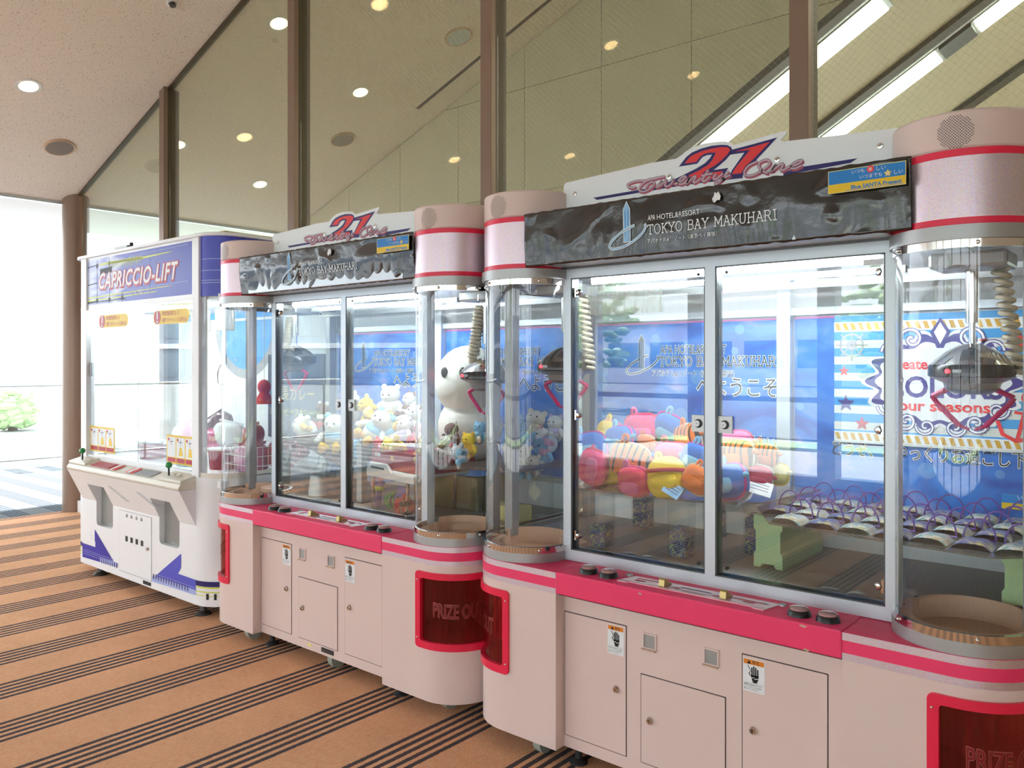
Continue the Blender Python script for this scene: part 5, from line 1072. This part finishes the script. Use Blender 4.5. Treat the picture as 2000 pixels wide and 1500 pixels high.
for px, l, c1, rot, sz in (((-1.545, 2.775, 1.075), 'pale blue swing tag leaning on the front edge of the smoky shelf', 'paleblue_print', (radians(-35), radians(28), radians(10)), (.035, .055)), ((-1.29, 2.86, 1.062), 'white and green swing tag at the right corner of the smoky shelf', 'white_print', (radians(-50), radians(-30), radians(-20)), (.04, .06)),
                        ((-1.245, 2.88, 1.10), 'white printed swing tag beside the crimson pouch', 'white_print', (radians(-40), radians(15), radians(20)), (.045, .06)), ((-2.03, 2.85, 1.07), 'white swing tag at the left end of the smoky shelf', 'white_print', (radians(-30), radians(-60), radians(30)), (.03, .06))):
    R = root('swing_tag', px, label=l, cat='tag', group='swing tags', rot=rot); B().box(-sz[0], sz[0], -.001, .001, -sz[1]/2, sz[1]/2).ob('card', c1, R)
    b = B()
    for k in range(3): b.ribbon([(-sz[0]*.7, -.01+k*.012), (sz[0]*.7, -.01+k*.012)], .003, -.0014)
    b.ob('card_print', 'lawn' if 'green' in l else 'slate_print', R, fix=False)
# --- near machine, right half: shelf on green foam, vinyl bags with purple handles
tag(B().prism([(-1.33, 3.05), (-1.17, 2.78), (-.47, 2.70), (-.36, 2.80), (-.36, 3.36), (-1.33, 3.36)], .990, .998).ob('shelf_plate', 'acrylic_smoke'), 'smoky clear shelf plate carrying the purple handled bags', 'shelf')
def foam(x, l):
    R = root('foam_block', (x, 2.93, .796), label=l, cat='foam block', group='pale green foam blocks')
    B().prism([(-.055, 0), (-.03, 0), (-.022, .014), (.022, .014), (.03, 0), (.055, 0), (.055, .05), (.047, .06), (.047, .135), (.055, .145), (.055, .194), (-.055, .194), (-.055, .145), (-.047, .135), (-.047, .06), (-.055, .05)], 0, .42, 'y').ob('block', 'foam_green', R)
foam(-1.235, 'pale green foam block under the left end of the bag shelf'); foam(-.425, 'pale green foam block under the right end of the bag shelf, by the right column')
mat('purple_vinyl', (106, 70, 160), .3, coat=.3)
def bag_mat(name, c1, c2, c3):
    m, n, out = nt(name); L = n.links.new; p = nd(n, 'ShaderNodeBsdfPrincipled'); L(p.outputs[0], out.inputs[0]); p.inputs['Roughness'].default_value = .35; p.inputs['Coat Weight'].default_value = .6; p.inputs['Coat Roughness'].default_value = .1
    tc = nd(n, 'ShaderNodeTexCoord'); no = nd(n, 'ShaderNodeTexNoise'); no.inputs['Scale'].default_value = 14; no.inputs['Distortion'].default_value = 2; mp = nd(n, 'ShaderNodeMapping'); mp.inputs['Scale'].default_value = (1, 3, 1); L(tc.outputs['Object'], mp.inputs[0]); L(mp.outputs[0], no.inputs['Vector'])
    cr = nd(n, 'ShaderNodeValToRGB'); e = cr.color_ramp.elements; e[0].position = .36; e[0].color = lin(c1); e[1].position = .62; e[1].color = lin(c3); e.new(.48).color = lin(c2); L(no.outputs['Fac'], cr.inputs[0]); L(cr.outputs[0], p.inputs['Base Color'])
bag_mat('bag_wave', (84, 150, 130), (226, 226, 220), (206, 186, 130)); bag_mat('bag_navy', (70, 78, 140), (110, 116, 160), (200, 184, 110))
def bag_mesh(m):
    b = B(); nx, ny = 10, 8; W_, D_ = .105, .115
    for side, s in ((0, 1), (1, 0)):
        vs = []
        for j in range(ny+1):
            for i in range(nx+1):
                u, v = i/nx*2-1, j/ny*2-1; hh = .026*(1-u**4)*(1-max(0, v)**3)*(1-.3*max(0, -v)**6) if s else 0
                vs.append((u*W_/2*(1-.06*v), v*D_/2, hh+.004*noise.noise((u*3, v*3, s)) if s else .001))
        b.add(vs, [(j*(nx+1)+i, j*(nx+1)+i+1, (j+1)*(nx+1)+i+1, (j+1)*(nx+1)+i) for j in range(ny) for i in range(nx)])
    return mesh_of(b, m, 80)
BM = {k: bag_mesh(k) for k in ('bag_wave', 'bag_navy')}
HB = mesh_of(B().tube([(-.048, .058, .012), (.048, .058, .012)], .0035, 6), 'purple_vinyl'); HA = mesh_of(B().tube([(.045*cos(pi*i/18), .058+.004*sin(pi*i/18), .014+.062*sin(pi*i/18)) for i in range(19)], .0028, 6), 'purple_vinyl')
ordn = ('first', 'second', 'third', 'fourth', 'fifth', 'sixth', 'seventh')
for row, (y, x0, n, rn) in enumerate(((2.835, -1.105, 7, 'front'), (2.985, -1.20, 7, 'middle'), (3.13, -1.18, 7, 'back'), (3.27, -1.17, 7, 'rearmost'))):
    for i in range(n):
        m = ('bag_wave', 'bag_navy')[(i+row) % 2]
        R = root('vinyl_bag', (x0+i*.115-0, y-.006*i*(row == 0), .9985), label='%s from left in the %s row of vinyl bags with purple arch handles' % (ordn[i], rn), cat='bag', group='vinyl bags on the right hand shelf', rot=(0, 0, radians(random.uniform(-5, 5)-3)))
        inst(BM[m], 'pouch', R); inst(HB, 'handle_bar', R); inst(HA, 'handle', R)
# nautical board
R = root('nautical_board', (CN, 3.409, 0), label='blue and white striped nautical board lettered COLORS behind the right claw', cat='sign')
def stripes_mat():
    m, n, out = nt('sea_stripes'); L = n.links.new; p = nd(n, 'ShaderNodeBsdfPrincipled'); L(p.outputs[0], out.inputs[0]); p.inputs['Roughness'].default_value = .3
    tc = nd(n, 'ShaderNodeTexCoord'); sx = nd(n, 'ShaderNodeSeparateXYZ'); L(tc.outputs['Object'], sx.inputs[0]); md = nd(n, 'ShaderNodeMath', operation='FLOORED_MODULO'); md.inputs[1].default_value = .066; L(sx.outputs[2], md.inputs[0])
    lt = nd(n, 'ShaderNodeMath', operation='LESS_THAN'); lt.inputs[1].default_value = .034; L(md.outputs[0], lt.inputs[0]); mx = nd(n, 'ShaderNodeMix', data_type='RGBA'); mx.inputs[6].default_value = lin((226, 228, 222)); mx.inputs[7].default_value = lin((60, 160, 226)); L(lt.outputs[0], mx.inputs[0]); L(mx.outputs[2], p.inputs['Base Color'])
stripes_mat(); mat('rope_gold', (214, 168, 60), .5)
B().box(.205, .985, 0, .006, 1.235, 1.752).ob('board', 'sea_stripes', R)
for z in (1.705, 1.262):
    rp = B().prism([(.205, z-.019), (.985, z-.019), (.985, z+.019), (.205, z+.019)], -.0015, 0, 'y').ob('rope_border', 'white_print', R); b = B()
    for k in range(26): b.flat([(.208+k*.030, z+.014), (.224+k*.030, z+.014), (.234+k*.030, z-.014), (.218+k*.030, z-.014)], -.0022)
    b.ob('rope_print', 'rope_gold', R, fix=False)
y = -.0025; b = B(); ex, ez = .60, 1.485
def blob(rx, rz, n=14, amp=.10): return [(ex+rx*(1+amp*cos(n*t))*cos(t), ez+rz*(1+amp*cos(n*t))*sin(t)) for t in [2*pi*i/112 for i in range(112)]]
b.use(0).flat(blob(.265, .185), y); b.use(1).flat(blob(.250, .172), y-.0004); b.use(0).flat(blob(.225, .150, 14, .05), y-.0008)
for sx in (-1, 1):
    for k, (dx, dz, sc) in enumerate(((.10, .165, 1), (.17, .12, .9), (.12, -.15, .9), (.05, -.17, .8), (.19, -.10, .8))):
        c = (ex+sx*dx, ez+dz); sp = [(c[0]+sx*sc*.045*(1-i/22)*cos(i*.42), c[1]+sc*.045*(1-i/22)*sin(i*.42)*(1 if dz > 0 else -1)) for i in range(20)]
        b.use(1).ribbon(sp, .016*sc, y-.0012); b.use(0).ribbon(sp, .008*sc, y-.0015)
b.use(1).flat([(ex, ez+.245), (ex+.035, ez+.19), (ex+.012, ez+.13), (ex-.012, ez+.13), (ex-.035, ez+.19)], y-.0012); b.use(0).flat([(ex, ez+.228), (ex+.022, ez+.19), (ex, ez+.145), (ex-.022, ez+.19)], y-.0015)
for s_, x, z, w, h, m in (('Create the world', .41, 1.535, .37, .056, 2), ('COLORS', .405, 1.428, .40, .112, 1), ('four seasons', .435, 1.375, .33, .056, 2)):
    b.use(0); text(b, s_, x, z, w, y-.0018, h=h, offset=.06); b.use(m); text(b, s_, x, z, w, y-.0022, h=h, offset=.025)
def star(x, z, r, m): b.use(m).flat([(x+r*(1 if i % 2 == 0 else .42)*cos(pi/2+i*pi/5), z+r*(1 if i % 2 == 0 else .42)*sin(pi/2+i*pi/5)) for i in range(10)], y)
star(.245, 1.525, .022, 2); star(.252, 1.395, .036, 1); star(.315, 1.315, .030, 3); star(.74, 1.315, .022, 1); star(.745, 1.64, .016, 2)
wx, wz = .275, 1.63; b.use(4)
for k in range(8): b.ribbon([(wx, wz), (wx+.062*cos(k*pi/4), wz+.062*sin(k*pi/4))], .005, y)
for r_ in (.044, .016): b.ribbon([(wx+r_*cos(2*pi*i/24), wz+r_*sin(2*pi*i/24)) for i in range(25)], .008, y-.0004)
bx, bz = .845, 1.60; b.use(1).flat([(bx-.05, bz), (bx-.006, bz+.068), (bx-.006, bz)], y).flat([(bx-.05, bz-.028), (bx+.05, bz-.028), (bx+.03, bz-.05), (bx-.03, bz-.05)], y); b.use(2).flat([(bx+.004, bz), (bx+.004, bz+.085), (bx+.05, bz)], y); b.use(1).ribbon([(bx-.05, bz-.014), (bx+.05, bz-.014)], .006, y)
ax, az = .865, 1.345; b.use(2).ribbon([(ax+.015, az+.065), (ax-.015, az-.065)], .013, y); b.ribbon([(ax-.02, az+.035), (ax+.035, az+.028)], .010, y-.0002); b.ribbon([(ax-.075, az-.0), (ax-.06, az-.045), (ax-.018, az-.068), (ax+.03, az-.055), (ax+.055, az-.02)], .014, y-.0003); b.ribbon([(ax+.022+.02*cos(2*pi*i/16), az+.088+.02*sin(2*pi*i/16)) for i in range(17)], .009, y-.0002)
b.ob('board_print', ['white_print', 'violet_print', 'red_print', 'rose_print', 'grey_print'], R, fix=False)
# little sticker in the near machine's right half (lettering only)
st = tag(B().box(CN+.80, CN+.98, 3.418, 3.4195, 1.03, 1.085).ob('wall_sticker', 'yellow_print'), 'small blue and yellow sticker low on the back wall by the right column', 'sticker')
b = B().use(0).flat([(CN+.80, 1.052), (CN+.98, 1.052), (CN+.98, 1.085), (CN+.80, 1.085)], 3.4175); b.use(1); text(b, 'いつも楽しい', CN+.85, 1.068, .11, 3.417); b.use(0); text(b, 'Blue SANTA Present', CN+.84, 1.037, .13, 3.417); b.ob('sticker_print', ['blue_print', 'white_print'], st, fix=False)
# --- middle machine furniture
def quadplate(pts, t, name, m, label, cat):
    b = B(); n = len(pts); b.add([p for p in pts]+[(x, y, z-t) for x, y, z in pts], [tuple(range(n)), tuple(range(n, 2*n))]+[(i, (i+1) % n, n+(i+1) % n, n+i) for i in range(n)]); return tag(b.ob(name, m), label, cat)
mat('creamp_card', (222, 212, 190), .6); mat('foam_yellow', (238, 226, 140), .8); mat('redbag', (190, 40, 70), .3, var=.2, scale=14, coat=.7); mat('brown_board', (92, 72, 62), .4); mat('frosted', (226, 234, 236), .6); mat('gold_film', (150, 128, 74), .22, .3, var=.2, scale=12, coat=.7); mat('green_net', (70, 170, 80), .5); mat('purple_card', (116, 92, 160), .4); mat('pinkbag', (220, 130, 170), .25, var=.2, scale=14, coat=.7); mat('greentub', (40, 130, 90), .3, var=.1); mat('redtub', (150, 30, 60), .3, var=.15); mat('dark_bag', (90, 60, 80), .3, var=.3, scale=12, coat=.6)
quadplate([(-4.10, 2.83, 1.125), (-3.60, 2.83, .985), (-3.60, 3.32, 1.08), (-4.12, 3.32, 1.17)], .012, 'sloping_board', 'brown_board', 'dark sloping board under the left toys in the middle machine', 'board')
quadplate([(-4.15, 2.83, .99), (-3.60, 2.83, .85), (-3.60, 3.30, .88), (-4.15, 3.30, 1.0)], .006, 'sloping_sheet', 'acrylic', 'clear sloping sheet below the dark board in the middle machine', 'sheet')
R = root('white_cup', (-3.88, 2.86, .796), label='frosted white cup under the clear sloping sheet', cat='cup'); B().lathe([(.0001, .001), (.052, .001), (.056, .006), (.044, .115), (.040, .118), (.0001, .118)], n=28).ob('cup_body', 'frosted', R, smooth=40)
R = root('support_post', (-3.515, 2.88, .796), label='grey metal support post behind the middle door post', cat='post'); B().box(-.022, .022, -.02, .02, 0, .325).ob('post', 'satin_grey', R, bevel=.002); B().box(-.04, .04, -.035, .035, 0, .008).ob('base_plate', 'steel_dark', R)
R = root('pole_stand', (-4.22, 2.86, .796), label='dark pole on a round pink base at the left of the middle machine', cat='stand'); B().lathe([(.0001, 0), (.13, 0), (.13, .02), (.0001, .022)], n=30).ob('base', 'cream_edge', R, smooth=40); B().box(-.03, .03, -.03, .03, .02, .24).ob('pole', 'steel_dark', R, bevel=.004)
# white stool with the red carton on it
R = root('folding_stool', (-3.12, 2.93, .796), rz=radians(-10), label='small white folding stool carrying the red carton', cat='stool')
b = B().prism([(-.23, -.16), (.23, -.16), (.23, .16), (-.23, .16)], .196, .214); b.ob('seat', 'white_plastic', R, bevel=.006)
hd = B().prism([(-.23, .17), (-.23, .205), (-.19, .245), (-.03, .245), (.02, .205), (.23, .205), (.23, .17)], -.176, -.162, 'y').ob('grip_rail', 'white_plastic', R, bevel=.003); B().box(-.18, -.05, -.1775, -.176, .214, .224).ob('grip_slot', 'steel_dark', hd)
for x, y in ((-.19, -.15), (.14, -.15), (-.19, .14), (.14, .14)): B().tube([(x, y, .20), (x-.02, y, .002)], .008, 8).ob('leg', 'chrome', R, smooth=40); 
R = root('red_carton', (-3.10, 2.95, 1.012), rz=radians(-10), label='flat red carton on the white folding stool', cat='box'); B().box(-.24, .24, -.17, .15, 0, .095).ob('carton', 'red_card', R, bevel=.002)
b = B(); text(b, 'ITOEN', -.20, .06, .05, -.1708, h=.022) if False else b.flat([(-.205, .058), (-.150, .058), (-.150, .078), (-.205, .078)], -.1708); b.ob('carton_print', 'white_print', R, fix=False)
R = root('film_wrapped_box', (-3.06, 3.14, .796), label='gold brown film-wrapped box behind the legs of the white stool', cat='box'); B().box(-.24, .24, -.08, .16, 0, .18).ob('carton', 'gold_film', R, bevel=.01)
R = root('net_bag', (-3.20, 2.86, .796), label='green net bag on the floor under the white stool', cat='bag'); b = B()
for k in range(9): a = k*pi/9; b.tube([(.085*cos(t)*cos(a), .05*cos(t)*sin(a), .045+.045*sin(t)) for t in [2*pi*i/18 for i in range(18)]], .004, 5, True)
b.ob('net', 'green_net', R, smooth=True); B().ell((0, 0, .040), (.07, .04, .036)).ob('contents', 'dark_bag', R, smooth=True)
R = root('purple_card', (-3.13, 2.83, .885), label='purple card tilted above the green net bag', cat='card', rot=(radians(-20), radians(8), 0)); B().box(-.045, .045, -.001, .001, -.035, .035).ob('card', 'purple_card', R)
R = root('figure_toy', (-3.36, 2.86, .796), label='slim purple and green toy standing left of the stool leg', cat='toy'); B().tube([(0, 0, .0), (.01, 0, .07), (.02, 0, .13)], [.02, .016, .028], 10).ob('body', 'purple_card', R, smooth=True); B().ell((.03, -.005, .165), (.028, .025, .028)).ob('head', 'pl_pinkp', R, smooth=True); B().tube([(-.05, 0, .11), (.0, 0, .12), (.05, -.01, .15)], .009, 8).ob('arms', 'pl_pinkp', R, smooth=True); B().lathe([(.026, .085), (.034, .095), (.026, .11)], (.012, 0, 0), 14).ob('belt', 'lime_print', R, smooth=True)
tag(B().prism([(-2.90, 2.74), (-2.43, 2.98), (-2.43, 3.38), (-3.02, 3.38), (-3.02, 2.90)], 1.045, 1.06).ob('shelf_plate', 'brown_board'), 'dark red-brown shelf under the toys in the right half of the middle machine', 'shelf')
for x, y, l in ((-2.78, 2.96, 'clear stand under the front of the dark red-brown shelf'), (-2.52, 3.2, 'clear stand with a white diamond label seen through the near machine left column')):
    R = root('acrylic_stand', (x, y, .796), label=l, cat='stand', group='clear shelf stands'); B().box(-.05, .05, -.05, .05, 0, .248).ob('shell', 'acrylic', R, bevel=.012)
    if 'diamond' in l: B().flat([(0, .08), (.04, .125), (0, .17), (-.04, .125)], -.051).ob('diamond_label', 'creamp_card', R, fix=False)
R = root('foam_block', (-2.53, 2.97, .796), label='pale yellow foam block on the floor seen through the near machine left column', cat='foam block'); B().box(-.1, .09, -.04, .06, 0, .085).ob('block', 'foam_yellow', R, bevel=.003)
# --- goods in the white machine
for i, (x, y, z, sx, sz, m, l) in enumerate(((-6.05, 2.95, .84, .10, .12, 'redtub', 'dark red tub at the left of the goods in the white machine'), (-5.75, 3.0, .84, .10, .13, 'dark_bag', 'dark wrapped tub next to the red one in the white machine'), (-5.42, 2.92, .84, .11, .15, 'greentub', 'green tub in the middle of the goods in the white machine'), (-5.10, 2.98, .84, .10, .13, 'redtub', 'dark red tub behind the right instruction sticker'))):
    R = root('snack_tub', (x, y, z), label=l, cat='tub', group='snack tubs in the white machine'); B().lathe([(.0001, 0), (sx*.9, 0), (sx, sz*.9), (sx*1.04, sz*.9), (sx*1.04, sz), (.0001, sz)], n=20).ob('tub', m, R, smooth=40); B().lathe([(sx*1.05, sz), (sx*1.05, sz+.012), (.0001, sz+.014)], n=20).ob('lid', 'frosted', R, smooth=40)
def crinkle(name, loc, s, m, label, rot=(0, 0, 0)):
    R = root(name, loc, label=label, cat='snack bag', group='snack bags in the white machine', rot=rot); b = B(); b.ell((0, 0, 0), (s, s*.45, s*.8), e=.7, nu=20, nv=14)
    b.v = [(x+s*.12*noise.noise((x*30, y*30, z*30)), y+s*.12*noise.noise((x*30+9, y*30, z*30)), z) for x, y, z in b.v]; b.ob('bag_body', m, R, smooth=30); B().box(-s*.8, s*.8, -.003, .003, s*.74, s*.9).ob('bag_seal', m, R)
for i, (x, y, z, s, m, l, t) in enumerate(((-5.62, 3.02, 1.05, .11, 'pinkbag', 'pink and white snack bag lying on the tubs, middle', .5), (-5.36, 3.1, 1.10, .12, 'dark_bag', 'mauve snack bag standing tilted behind the pink one', -.5), (-5.15, 3.05, 1.06, .11, 'frosted', 'clear white snack bag right of the mauve one', .2), (-5.25, 2.95, 1.02, .09, 'pinkbag', 'small pink snack bag above the right instruction sticker', -.2), (-5.85, 3.1, 1.02, .09, 'frosted', 'clear snack bag on the dark wrapped tub', .1),
   (-4.78, 3.0, .93, .12, 'pinkbag', 'pink snack bag behind the curved corner glass of the white machine', .0), (-4.66, 3.15, .95, .12, 'redbag', 'red snack bag behind the curved corner glass of the white machine', .2), (-4.74, 2.98, 1.08, .10, 'redbag', 'red pack standing upright above the pink bag in the corner', 0))):
    crinkle('snack_bag', (x, y, z), s, m, l, (0, t, i*.3))
R = root('wire_basket', (-4.74, 2.97, .842), label='white wire basket round the bags in the corner of the white machine', cat='basket'); b = B()
for z in (.0, .06, .12, .18): b.tube([(-.16, -.10, z), (.16, -.10, z), (.16, .22, z), (-.16, .22, z)], .003, 5, True)
for k in range(9): b.tube([(-.16+k*.04, -.10, 0), (-.16+k*.04, -.10, .18)], .002, 5)
for k in range(8): b.tube([(.16, -.10+k*.04, 0), (.16, -.10+k*.04, .18)], .002, 5)
tag(b.ob('wires', 'white_plastic', R, smooth=True), kind='stuff')
R = root('red_figure', (-4.72, 3.05, 1.34), label='small red hanging prize behind the curved corner glass of the white machine', cat='toy'); B().ell((0, 0, .06), (.05, .04, .05)).ob('head', 'pl_redp', R, smooth=True); B().lathe([(.02, .04), (.07, -.05), (.0001, -.05)], n=14).ob('body', 'pl_redp', R, smooth=True); B().cyl((0, 0, .1), (0, 0, .60), .002, n=6).ob('string', 'white_print', R)
